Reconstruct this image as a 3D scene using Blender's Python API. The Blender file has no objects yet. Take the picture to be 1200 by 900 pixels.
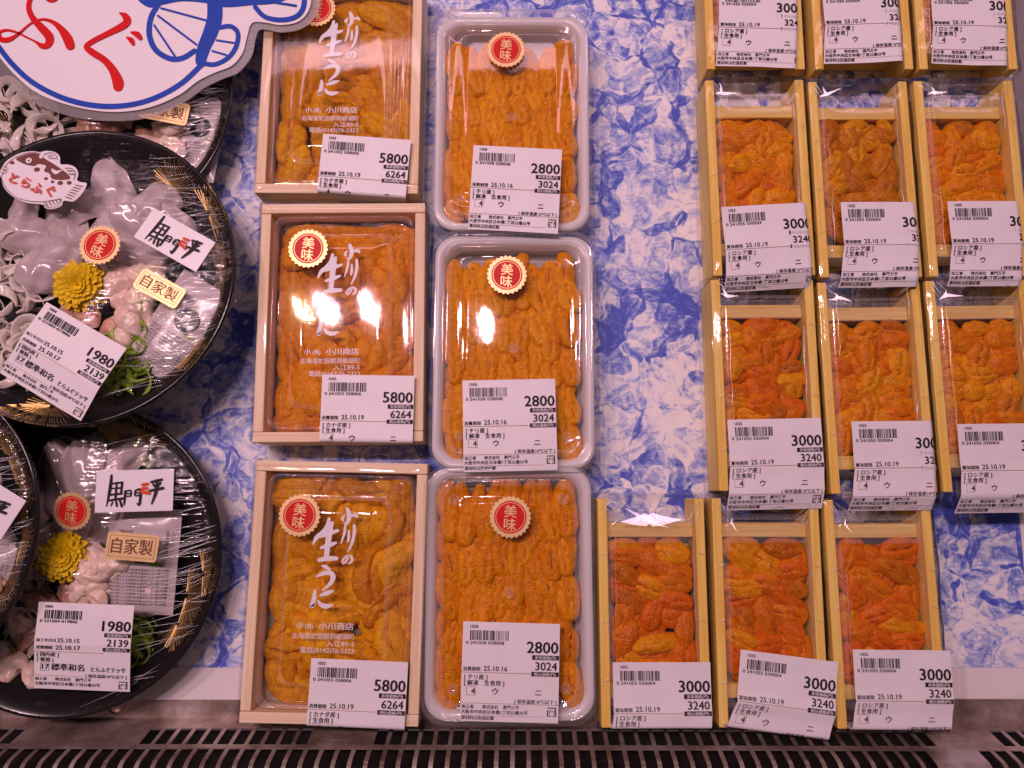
import bpy, math, random
from mathutils import Vector, Matrix, noise
R = math.radians
random.seed(7)
sc = bpy.context.scene
COL = sc.collection

# ------------------------------------------------------------------ camera
TILT = R(8.0); F = 901.0; CAM_H = 0.473
cam = bpy.data.cameras.new('camera'); cam_ob = bpy.data.objects.new('camera', cam)
COL.objects.link(cam_ob); sc.camera = cam_ob
cam_ob.location = (0, 0, CAM_H); cam_ob.rotation_euler = (TILT, 0, 0)
cam.sensor_width = 36.0; cam.lens = 36.0 * F / 1200.0
cam.clip_start = 0.01; cam.clip_end = 50.0

# ------------------------------------------------------------------ world and lamps (indoor market, no sun)
w = bpy.data.worlds.new('World'); sc.world = w; w.use_nodes = True
bg = w.node_tree.nodes['Background']
bg.inputs[0].default_value = (1.0, 0.66, 0.74, 1); bg.inputs[1].default_value = 0.07

def lamp(name, loc, target, sx, sy, power, col, shape='ELLIPSE'):
    l = bpy.data.lights.new(name, 'AREA'); l.shape = shape; l.size = sx; l.size_y = sy
    l.energy = power; l.color = col
    o = bpy.data.objects.new(name, l); COL.objects.link(o)
    o.location = loc
    o.rotation_euler = (Vector(target) - Vector(loc)).to_track_quat('-Z', 'Y').to_euler()
    return o
PINK = (1.0, 0.60, 0.735)
lamp('canopy_light_bar', (0.05, 0.60, 0.58), (0.05, 0.12, 0.0), 1.3, 0.035, 1.22, PINK, 'RECTANGLE')
for lx, ly, p, c in ((-0.95, 0.42, 2.6, (1, .62, .72)), (-0.575, 0.47, 0.7, (1, .70, .45)), (-0.485, 0.47, 1.7, (1, .64, .74)),
                     (-0.35, 0.47, 1.6, (1, .62, .73)), (-0.17, 0.42, 1.4, (1, .62, .73)), (-0.07, 0.43, 1.1, (1, .64, .74))):
    lamp('ceiling_spot', (lx, ly, 1.53), (lx * .3, 0.1, 0), 0.035, 0.085, p * 1.82, c)

sc.view_settings.view_transform = 'Standard'; sc.view_settings.look = 'None'
sc.view_settings.exposure = 0.09; sc.view_settings.gamma = 1.0
sc.render.engine = 'CYCLES'
cy = sc.cycles
cy.max_bounces = 7; cy.transparent_max_bounces = 40; cy.diffuse_bounces = 3; cy.glossy_bounces = 3; cy.transmission_bounces = 4
cy.use_denoising = True
try: cy.denoiser = 'OPENIMAGEDENOISE'
except Exception: pass
cy.sample_clamp_indirect = 4.0; cy.caustics_reflective = False; cy.caustics_refractive = False

# ------------------------------------------------------------------ helpers
CAMM = Matrix.Translation((0, 0, CAM_H)) @ Matrix.Rotation(TILT, 4, 'X')
def ray(px, py):
    d = CAMM.to_3x3() @ Vector(((px - 600) / F, -(py - 450) / F, -1.0))
    return Vector((0, 0, CAM_H)), d
def at(px, py, z=0.0):
    o, d = ray(px, py); t = (z - o.z) / d.z
    return o + d * t
def hit(px, py, M, z):
    """where the line of sight through a photo pixel meets height z of a thing's own frame"""
    Mi = M.inverted(); o, d = ray(px, py); o = Mi @ o; d = Mi.to_3x3() @ d
    t = (z - o.z) / d.z
    return o + d * t

def frame(loc, rz=0.0, rx=0.0, ry=0.0):
    return Matrix.Translation(loc) @ Matrix.Rotation(rz, 4, 'Z') @ Matrix.Rotation(rx, 4, 'X') @ Matrix.Rotation(ry, 4, 'Y')

def thing(name, M, label, cat, group=None):
    o = bpy.data.objects.new(name, None); COL.objects.link(o); o.matrix_world = M
    o.empty_display_size = 0.02
    o['label'] = label; o['category'] = cat
    if group: o['group'] = group
    return o

def mesh_ob(name, verts, faces, mats, parent=None, mi=None, smooth=False, me=None):
    if me is None:
        me = bpy.data.meshes.new(name); me.from_pydata(verts, [], faces)
        for m in (mats if isinstance(mats, (list, tuple)) else [mats]): me.materials.append(m)
        if mi is not None: me.polygons.foreach_set('material_index', mi)
        if smooth: me.polygons.foreach_set('use_smooth', [True] * len(me.polygons))
        me.update()
    o = bpy.data.objects.new(name, me); COL.objects.link(o)
    if parent is not None: o.parent = parent
    return o

def bevel(o, wd, seg=2):
    b = o.modifiers.new('bevel', 'BEVEL'); b.width = wd; b.segments = seg; b.limit_method = 'ANGLE'; b.angle_limit = R(40)
    return o

def box(name, x0, x1, y0, y1, z0, z1, m, parent, bev=0.0006):
    v = [(x, y, z) for z in (z0, z1) for y in (y0, y1) for x in (x0, x1)]
    f = [(0, 2, 3, 1), (4, 5, 7, 6), (0, 1, 5, 4), (2, 6, 7, 3), (0, 4, 6, 2), (1, 3, 7, 5)]
    o = mesh_ob(name, v, f, m, parent)
    if bev: bevel(o, bev)
    return o

def rr_ring(hw, hl, r, z, nc=6, ne=6, cx=0, cy=0):
    pts = []
    cs = [(hw - r, hl - r, 0), (-hw + r, hl - r, 90), (-hw + r, -hl + r, 180), (hw - r, -hl + r, 270)]
    for k in range(4):
        ox, oy, a0 = cs[k]
        for i in range(nc + 1):
            a = R(a0 + 90 * i / nc); pts.append((cx + ox + r * math.cos(a), cy + oy + r * math.sin(a), z))
        nx = cs[(k + 1) % 4]; a1 = R(nx[2])
        p = pts[-1]; q = (cx + nx[0] + r * math.cos(a1), cy + nx[1] + r * math.sin(a1), z)
        for i in range(1, ne):
            t = i / ne; pts.append((p[0] + (q[0] - p[0]) * t, p[1] + (q[1] - p[1]) * t, z))
    return pts
def loft(rings, cap_top=True, cap_bot=False):
    v = []; f = []; n = len(rings[0])
    for r in rings: v += r
    for k in range(len(rings) - 1):
        a = k * n; b = a + n
        for i in range(n):
            j = (i + 1) % n; f.append((a + i, a + j, b + j, b + i))
    if cap_top:
        a = (len(rings) - 1) * n; c = len(v)
        cx = sum(p[0] for p in rings[-1]) / n; cyy = sum(p[1] for p in rings[-1]) / n
        v.append((cx, cyy, rings[-1][0][2]))
        for i in range(n): f.append((a + i, a + (i + 1) % n, c))
    if cap_bot: f.append(tuple(range(n - 1, -1, -1)))
    return v, f

# ------------------------------------------------------------------ materials
def newmat(name):
    m = bpy.data.materials.new(name); m.use_nodes = True
    nt = m.node_tree; return m, nt, nt.nodes['Principled BSDF'], nt.nodes['Material Output']
def N(nt, t, **kw):
    n = nt.nodes.new(t)
    for k, v in kw.items():
        if k.startswith('i_'): n.inputs[k[2:].replace('_', ' ')].default_value = v
        else: setattr(n, k, v)
    return n
def ramp(nt, stops, src=None):
    n = nt.nodes.new('ShaderNodeValToRGB'); e = n.color_ramp.elements
    while len(e) < len(stops): e.new(0.5)
    for k, (p, c) in enumerate(stops):
        e[k].position = p; e[k].color = (c[0], c[1], c[2], 1) if not isinstance(c, (int, float)) else (c, c, c, 1)
    if src is not None: nt.links.new(src, n.inputs[0])
    return n
def mapped(nt, scale, rot=(0, 0, 0)):
    tc = N(nt, 'ShaderNodeTexCoord'); mp = N(nt, 'ShaderNodeMapping')
    mp.inputs['Scale'].default_value = scale; mp.inputs['Rotation'].default_value = rot
    nt.links.new(tc.outputs['Object'], mp.inputs['Vector']); return mp.outputs[0]
def plain(name, col, rough=0.5, metal=0.0, spec=0.5, var=0.0, vscale=200):
    m, nt, p, out = newmat(name)
    p.inputs['Base Color'].default_value = (*col, 1); p.inputs['Roughness'].default_value = rough
    p.inputs['Metallic'].default_value = metal; p.inputs['Specular IOR Level'].default_value = spec
    if var:
        n = N(nt, 'ShaderNodeTexNoise'); n.inputs['Scale'].default_value = vscale; n.inputs['Detail'].default_value = 4
        nt.links.new(mapped(nt, (1, 1, 1)), n.inputs['Vector'])
        lo = tuple(max(0, c * (1 - var)) for c in col); hi = tuple(min(1, c * (1 + var)) for c in col)
        r = ramp(nt, [(0.3, lo), (0.7, hi)], n.outputs[0]); nt.links.new(r.outputs[0], p.inputs['Base Color'])
    return m

def wood(name, c0, c1, axis):
    m, nt, p, out = newmat(name)
    s = [420, 420, 420]; s[axis] = 14
    v = mapped(nt, s)
    oi = N(nt, 'ShaderNodeObjectInfo'); add = N(nt, 'ShaderNodeVectorMath', operation='ADD')
    sc_ = N(nt, 'ShaderNodeVectorMath', operation='SCALE'); sc_.inputs['Scale'].default_value = 37.0
    cmb = N(nt, 'ShaderNodeCombineXYZ')
    for k in range(3): nt.links.new(oi.outputs['Random'], cmb.inputs[k])
    nt.links.new(cmb.outputs[0], sc_.inputs[0]); nt.links.new(v, add.inputs[0]); nt.links.new(sc_.outputs[0], add.inputs[1])
    n = N(nt, 'ShaderNodeTexNoise'); n.inputs['Scale'].default_value = 1.0; n.inputs['Detail'].default_value = 5; n.inputs['Distortion'].default_value = 0.6
    nt.links.new(add.outputs[0], n.inputs['Vector'])
    r = ramp(nt, [(0.32, c0), (0.52, tuple((a + b) / 2 for a, b in zip(c0, c1))), (0.68, c1)], n.outputs[0])
    nt.links.new(r.outputs[0], p.inputs['Base Color'])
    p.inputs['Roughness'].default_value = 0.6
    b = N(nt, 'ShaderNodeBump'); b.inputs['Strength'].default_value = 0.15; b.inputs['Distance'].default_value = 0.0003
    nt.links.new(n.outputs[0], b.inputs['Height']); nt.links.new(b.outputs[0], p.inputs['Normal'])
    return m

def film(name, rough=0.07, tint=(.995, .995, .997), haze=0.0, bscale=None, brot=(0, 0, 0), bstr=0.0, bdist=0.0004, base=0.015, ior=1.42, detail=3, gain=1.0):
    m, nt, p, out = newmat(name); nt.nodes.remove(p)
    tr = N(nt, 'ShaderNodeBsdfTransparent'); tr.inputs[0].default_value = (*tint, 1)
    gl = N(nt, 'ShaderNodeBsdfGlossy'); gl.inputs['Roughness'].default_value = rough
    f0 = ((ior - 1) / (ior + 1)) ** 2
    ge = N(nt, 'ShaderNodeNewGeometry'); fr = N(nt, 'ShaderNodeVectorMath', operation='DOT_PRODUCT')
    nt.links.new(ge.outputs['Incoming'], fr.inputs[0]); nt.links.new(ge.outputs['Normal'], fr.inputs[1])
    ab = N(nt, 'ShaderNodeMath', operation='ABSOLUTE'); nt.links.new(fr.outputs['Value'], ab.inputs[0])
    om = N(nt, 'ShaderNodeMath', operation='SUBTRACT', use_clamp=True); om.inputs[0].default_value = 1.0; nt.links.new(ab.outputs[0], om.inputs[1])
    pw = N(nt, 'ShaderNodeMath', operation='POWER'); pw.inputs[1].default_value = 5.0; nt.links.new(om.outputs[0], pw.inputs[0])
    ad = N(nt, 'ShaderNodeMath', operation='MULTIPLY_ADD', use_clamp=True); ad.inputs[1].default_value = (1 - f0) * gain; ad.inputs[2].default_value = base + f0 * gain
    nt.links.new(pw.outputs[0], ad.inputs[0])
    mx = N(nt, 'ShaderNodeMixShader'); nt.links.new(ad.outputs[0], mx.inputs[0])
    nt.links.new(tr.outputs[0], mx.inputs[1]); nt.links.new(gl.outputs[0], mx.inputs[2])
    last = mx
    if bscale:
        n = N(nt, 'ShaderNodeTexNoise'); n.inputs['Scale'].default_value = 1.0; n.inputs['Detail'].default_value = detail
        nt.links.new(mapped(nt, bscale, brot), n.inputs['Vector'])
        b = N(nt, 'ShaderNodeBump'); b.inputs['Strength'].default_value = bstr; b.inputs['Distance'].default_value = bdist
        nt.links.new(n.outputs[0], b.inputs['Height'])
        nt.links.new(b.outputs[0], gl.inputs['Normal'])
    if haze:
        df = N(nt, 'ShaderNodeBsdfDiffuse'); df.inputs[0].default_value = (.85, .85, .87, 1)
        m2 = N(nt, 'ShaderNodeMixShader'); m2.inputs[0].default_value = haze
        nt.links.new(mx.outputs[0], m2.inputs[1]); nt.links.new(df.outputs[0], m2.inputs[2]); last = m2
    nt.links.new(last.outputs[0], out.inputs[0])
    return m

def urchin_mat():
    m, nt, p, out = newmat('sea_urchin')
    oi = N(nt, 'ShaderNodeObjectInfo')
    v = mapped(nt, (1, 1, 1))
    n = N(nt, 'ShaderNodeTexNoise'); n.inputs['Scale'].default_value = 260; n.inputs['Detail'].default_value = 4
    nt.links.new(v, n.inputs['Vector'])
    r = ramp(nt, [(0.3, (.80, .66, .5)), (0.5, (1, 1, 1)), (0.75, (1.12, 1.22, 1.3))], n.outputs[0])
    mu = N(nt, 'ShaderNodeMix', data_type='RGBA', blend_type='MULTIPLY'); mu.inputs[0].default_value = 1.0
    nt.links.new(oi.outputs['Color'], mu.inputs[6]); nt.links.new(r.outputs[0], mu.inputs[7])
    gm = N(nt, 'ShaderNodeMix', data_type='RGBA', blend_type='MULTIPLY'); gm.inputs[0].default_value = 1.0; gm.inputs[7].default_value = (1.06, 1.06, .35, 1); nt.links.new(mu.outputs[2], gm.inputs[6]); nt.links.new(gm.outputs[2], p.inputs['Base Color'])
    p.inputs['Roughness'].default_value = 0.18; p.inputs['Specular IOR Level'].default_value = 0.2
    p.inputs['Subsurface Weight'].default_value = 0.0; p.inputs['Subsurface Radius'].default_value = (1.0, .35, .1)
    p.inputs['Subsurface Scale'].default_value = 0.003
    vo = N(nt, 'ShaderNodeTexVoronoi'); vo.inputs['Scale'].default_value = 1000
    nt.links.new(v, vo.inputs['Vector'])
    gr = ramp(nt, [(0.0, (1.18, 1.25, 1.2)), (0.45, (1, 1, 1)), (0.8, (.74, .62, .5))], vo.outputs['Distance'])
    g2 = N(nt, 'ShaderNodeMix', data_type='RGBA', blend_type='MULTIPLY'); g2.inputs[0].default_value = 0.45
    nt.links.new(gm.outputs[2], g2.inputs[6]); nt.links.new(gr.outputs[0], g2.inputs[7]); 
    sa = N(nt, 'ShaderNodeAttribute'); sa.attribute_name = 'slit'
    sr = ramp(nt, [(0.35, (1, 1, 1)), (0.9, (.42, .26, .15))], sa.outputs['Fac'])  # groove darkened in colour: membrane tone plus painted crevice shade
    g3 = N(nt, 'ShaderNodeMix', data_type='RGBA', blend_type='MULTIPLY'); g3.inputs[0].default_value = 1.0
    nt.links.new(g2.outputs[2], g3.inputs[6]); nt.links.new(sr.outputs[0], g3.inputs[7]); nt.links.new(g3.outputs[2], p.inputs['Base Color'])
    b1 = N(nt, 'ShaderNodeBump'); b1.inputs['Strength'].default_value = 0.65; b1.inputs['Distance'].default_value = 0.0006; b1.invert = True
    nt.links.new(vo.outputs['Distance'], b1.inputs['Height'])
    nt.links.new(b1.outputs[0], p.inputs['Normal'])
    return m

def flesh(name, col, col2, alpha, rough=0.25, scale=120, sss=0.0):
    m, nt, p, out = newmat(name)
    n = N(nt, 'ShaderNodeTexNoise'); n.inputs['Scale'].default_value = scale; n.inputs['Detail'].default_value = 5; n.inputs['Distortion'].default_value = 0.8
    nt.links.new(mapped(nt, (1, 1, 1)), n.inputs['Vector'])
    r = ramp(nt, [(0.35, col2), (0.65, col)], n.outputs[0]); nt.links.new(r.outputs[0], p.inputs['Base Color'])
    p.inputs['Roughness'].default_value = rough; p.inputs['Specular IOR Level'].default_value = 0.6
    p.inputs['Subsurface Weight'].default_value = sss; p.inputs['Subsurface Radius'].default_value = (1, .7, .6); p.inputs['Subsurface Scale'].default_value = 0.002
    p.inputs['Alpha'].default_value = alpha
    b = N(nt, 'ShaderNodeBump'); b.inputs['Strength'].default_value = 0.4; b.inputs['Distance'].default_value = 0.0006
    nt.links.new(n.outputs[0], b.inputs['Height']); nt.links.new(b.outputs[0], p.inputs['Normal'])
    return m

def ice_print():
    m, nt, p, out = newmat('ice_print')
    L = nt.links.new
    tc = N(nt, 'ShaderNodeTexCoord'); co = tc.outputs['Object']
    def vnoise(scale, detail, dist=0.0, off=0.0):
        n = N(nt, 'ShaderNodeTexNoise'); n.inputs['Scale'].default_value = scale; n.inputs['Detail'].default_value = detail
        n.inputs['Distortion'].default_value = dist; n.inputs['Roughness'].default_value = 0.55
        if off:
            a = N(nt, 'ShaderNodeVectorMath', operation='ADD'); a.inputs[1].default_value = (off, off, off); L(co, a.inputs[0]); L(a.outputs[0], n.inputs['Vector'])
        else: L(co, n.inputs['Vector'])
        return n
    def math_(op, a, b, clamp=False):
        n = N(nt, 'ShaderNodeMath', operation=op, use_clamp=clamp)
        for k, x in enumerate((a, b)):
            if x is None: continue
            if isinstance(x, (int, float)): n.inputs[k].default_value = x
            else: L(x, n.inputs[k])
        return n.outputs[0]
    def warp(scale, amt, off=0.0):
        wn = vnoise(scale, 2, 0, off)
        s = N(nt, 'ShaderNodeVectorMath', operation='SUBTRACT'); s.inputs[1].default_value = (.5, .5, .5); L(wn.outputs['Color'], s.inputs[0])
        k = N(nt, 'ShaderNodeVectorMath', operation='SCALE'); k.inputs['Scale'].default_value = amt; L(s.outputs[0], k.inputs[0])
        a = N(nt, 'ShaderNodeVectorMath', operation='ADD'); L(co, a.inputs[0]); L(k.outputs[0], a.inputs[1]); return a.outputs[0]
    def grad(scale, wsc, amt, off, aniso):
        wv = warp(wsc, amt, off)
        vo = N(nt, 'ShaderNodeTexVoronoi', feature='F1'); vo.inputs['Scale'].default_value = scale; L(wv, vo.inputs['Vector'])
        ed = N(nt, 'ShaderNodeTexVoronoi', feature='DISTANCE_TO_EDGE'); ed.inputs['Scale'].default_value = scale; L(wv, ed.inputs['Vector'])
        d = N(nt, 'ShaderNodeVectorMath', operation='SUBTRACT'); L(wv, d.inputs[0]); L(vo.outputs['Position'], d.inputs[1])
        r_ = N(nt, 'ShaderNodeVectorMath', operation='SUBTRACT'); L(vo.outputs['Color'], r_.inputs[0]); r_.inputs[1].default_value = (.5, .5, .5)
        rn = N(nt, 'ShaderNodeVectorMath', operation='NORMALIZE'); L(r_.outputs[0], rn.inputs[0])
        dt = N(nt, 'ShaderNodeVectorMath', operation='DOT_PRODUCT'); L(d.outputs[0], dt.inputs[0]); L(rn.outputs[0], dt.inputs[1])
        sp = N(nt, 'ShaderNodeSeparateColor'); L(vo.outputs['Color'], sp.inputs[0])
        return math_('MULTIPLY', dt.outputs['Value'], scale), sp.outputs[2], ed.outputs['Distance'], vo.outputs['Color']
    g1, id1, e1, c1 = grad(33, 38, 0.021, 0.0, 1)
    g2, id2, e2, c2 = grad(68, 56, 0.019, 3.1, 1)
    off = N(nt, 'ShaderNodeVectorMath', operation='SCALE'); off.inputs['Scale'].default_value = 0.05; L(c1, off.inputs[0])
    co2 = N(nt, 'ShaderNodeVectorMath', operation='ADD'); L(co, co2.inputs[0]); L(off.outputs[0], co2.inputs[1])
    mar = N(nt, 'ShaderNodeTexNoise'); mar.inputs['Scale'].default_value = 75; mar.inputs['Detail'].default_value = 8; mar.inputs['Distortion'].default_value = 2.2; mar.inputs['Roughness'].default_value = 0.6
    L(co2.outputs[0], mar.inputs['Vector'])
    t = math_('ADD', 0.546, math_('MULTIPLY', g1, 0.13))
    t = math_('ADD', t, math_('MULTIPLY', g2, 0.13))
    t = math_('ADD', t, math_('MULTIPLY', math_('SUBTRACT', id2, 0.5), 0.16))
    t = math_('ADD', t, math_('MULTIPLY', math_('SUBTRACT', mar.outputs[0], 0.5), 0.75))
    fine = vnoise(520, 4, 0.8, 2.2)
    t = math_('ADD', t, math_('MULTIPLY', math_('SUBTRACT', fine.outputs[0], 0.5), 0.16))
    fib = N(nt, 'ShaderNodeTexNoise'); fib.inputs['Scale'].default_value = 1.0; fib.inputs['Detail'].default_value = 5; fib.inputs['Distortion'].default_value = 1.0
    fm = N(nt, 'ShaderNodeMapping'); fm.inputs['Scale'].default_value = (90, 380, 100); L(co2.outputs[0], fm.inputs['Vector']); L(fm.outputs[0], fib.inputs['Vector'])
    t = math_('ADD', t, math_('MULTIPLY', math_('SUBTRACT', fib.outputs[0], 0.5), 0.22))
    # pale rim just inside every cube, dark blue gaps where three or more cubes meet
    rim = ramp(nt, [(0.0, 0.0), (0.03, 0.0), (0.05, 1.0), (0.09, 0.0)], e1)
    t = math_('ADD', t, math_('MULTIPLY', rim.outputs[0], 0.10))
    gapn = vnoise(24, 2, 0.4, 7.7)
    wide = math_('SUBTRACT', e1, math_('MULTIPLY', math_('SUBTRACT', gapn.outputs[0], 0.50), 1.1))
    gap = ramp(nt, [(0.0, 1.0), (0.022, 0.0)], wide)
    t = math_('SUBTRACT', t, math_('MULTIPLY', gap.outputs[0], 0.20))
    col = ramp(nt, [(0.27, (.075, .11, .56)), (0.39, (.13, .19, .64)), (0.47, (.30, .38, .76)), (0.55, (.52, .59, .84)), (0.63, (.82, .83, .90)), (0.73, (.92, .90, .90))], t)
    L(col.outputs[0], p.inputs['Base Color'])
    p.inputs['Roughness'].default_value = 0.42; p.inputs['Specular IOR Level'].default_value = 0.3
    return m

M = {}
M['film'] = film('cling_film', 0.06, bscale=(170, 40, 170), bstr=0.5, bdist=0.0008, base=0.0)
M['box_film'] = film('shrink_film', 0.05, bscale=(60, 30, 60), bstr=0.10, bdist=0.0006, base=0.0)
M['plate_film'] = film('stretch_film', 0.05, bscale=(26, 620, 26), brot=(0, 0, R(14)), bstr=0.55, bdist=0.0006, base=0.0, detail=2)
M['crease'] = film('film_crease', 0.24, base=0.30, tint=(.98, .98, .98), haze=0.22)  # film creases whitened to read as glints, highlight put into the colour
M['lid'] = film('clear_lid', 0.05, bscale=(60, 60, 60), bstr=0.06, bdist=0.0008, base=0.0, haze=0.003)
M['lid_hazy'] = film('sheen_lid', 0.035, bscale=(60, 60, 60), bstr=0.05, bdist=0.0010, base=0.008, haze=0.006, gain=1.1)  # milky lamp sheen put into the haze and extra gloss
M['lid_edge'] = film('moulded_lid_edge', 0.07, bscale=(300, 300, 300), bstr=0.12, bdist=0.0004, base=0.03, haze=0.10)
M['fold'] = film('glare_flake_film', 0.10, base=0.16, haze=0.05)  # for the added glare flakes, extra gloss put in to whiten them
M['lid_ridge'] = film('ridged_lid', 0.06, base=0.07, haze=0.035)
M['laminate'] = film('laminate_edge', 0.25, tint=(.9, .88, .86), haze=0.12, base=0.05)
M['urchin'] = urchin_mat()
M['pine_x'] = wood('pine_across', (.84, .60, .34), (1.0, .85, .60), 0)
M['pine_y'] = wood('pine_along', (.84, .60, .34), (1.0, .85, .60), 1)
M['cedar_x'] = wood('yellow_pine_across', (.88, .53, .07), (1.0, .78, .22), 0)
M['cedar_y'] = wood('yellow_pine_along', (.88, .53, .07), (1.0, .78, .22), 1)
M['board'] = wood('tray_board', (.74, .60, .48), (.84, .72, .62), 1)
M['paper'] = plain('label_paper', (.86, .84, .86), 0.45, var=0.02, vscale=90)
M['ink'] = plain('black_ink', (.025, .02, .025), 0.5, spec=0.12)
M['rule'] = plain('brown_rule', (.35, .18, .15), 0.5)
M['gold_paper'] = plain('gold_foil', (.83, .60, .28), 0.34, metal=0.35, var=0.08, vscale=300)
M['red'] = plain('red_ink', (.68, .022, .02), 0.35, spec=0.12)
M['sign_red'] = plain('sign_red', (.66, .012, .015), 0.35, spec=0.12)
M['white_ink'] = plain('white_ink', (.86, .85, .88), 0.45)
M['sign_blue'] = plain('sign_blue', (.022, .075, .46), 0.35, var=0.06, vscale=60, spec=0.12)
M['sign_white'] = plain('sign_card', (.85, .83, .86), 0.35)
M['tray_white'] = plain('milky_plastic', (.80, .78, .78), 0.30)
M['black_plate'] = plain('black_lacquer', (.012, .010, .010), 0.16)
M['gold_line'] = plain('gold_line', (.46, .30, .09), 0.35, metal=0.6)
M['brown'] = plain('brown_print', (.19, .075, .06), 0.4, spec=0.12)
M['orange_ink'] = plain('orange_red_ink', (.74, .08, .03), 0.4, spec=0.12)
M['slice'] = flesh('puffer_slice', (.80, .70, .69), (.56, .46, .46), 0.80, 0.14, 70)
M['skin'] = flesh('puffer_skin', (.98, .93, .86), (.88, .78, .66), 0.80, 0.16, 200)
M['meat'] = flesh('puffer_meat', (.92, .80, .68), (.82, .58, .44), 1.0, 0.30, 160)
M['pinkmeat'] = flesh('pink_trim', (.76, .48, .36), (.56, .27, .18), 1.0, 0.28, 140)
M['petal'] = plain('yellow_petal', (1.0, .68, .008), 0.5, var=0.12, vscale=300)
M['green'] = plain('green_garnish', (.22, .36, .02), 0.35, var=0.4, vscale=200)
M['packet'] = plain('packet_film', (.60, .53, .54), 0.2)
M['packet_grey'] = plain('packet_grey', (.10, .085, .09), 0.4)
M['teal'] = plain('packet_teal', (.015, .03, .028), 0.3)

# ------------------------------------------------------------------ print (flat lettering and marks) on a surface
_tcache = {}
def text_mesh(s, bold):
    k = (s, bold)
    if k not in _tcache:
        c = bpy.data.curves.new('t', 'FONT'); c.body = s; c.size = 1; c.resolution_u = 2; c.offset = bold
        o = bpy.data.objects.new('t', c); me = bpy.data.meshes.new_from_object(o)
        _tcache[k] = ([(v.co.x, v.co.y) for v in me.vertices], [tuple(p.vertices) for p in me.polygons])
        bpy.data.objects.remove(o); bpy.data.curves.remove(c); bpy.data.meshes.remove(me)
    return _tcache[k]
def catmull(P, n=6):
    out = []
    for i in range(len(P) - 1):
        p0 = P[max(i - 1, 0)]; p1 = P[i]; p2 = P[i + 1]; p3 = P[min(i + 2, len(P) - 1)]
        for k in range(n):
            t = k / n
            out.append(tuple(0.5 * ((2 * b) + (-a + c) * t + (2 * a - 5 * b + 4 * c - d) * t * t + (-a + 3 * b - 3 * c + d) * t ** 3) for a, b, c, d in zip(p0, p1, p2, p3)))
    out.append(tuple(P[-1])); return out
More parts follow.
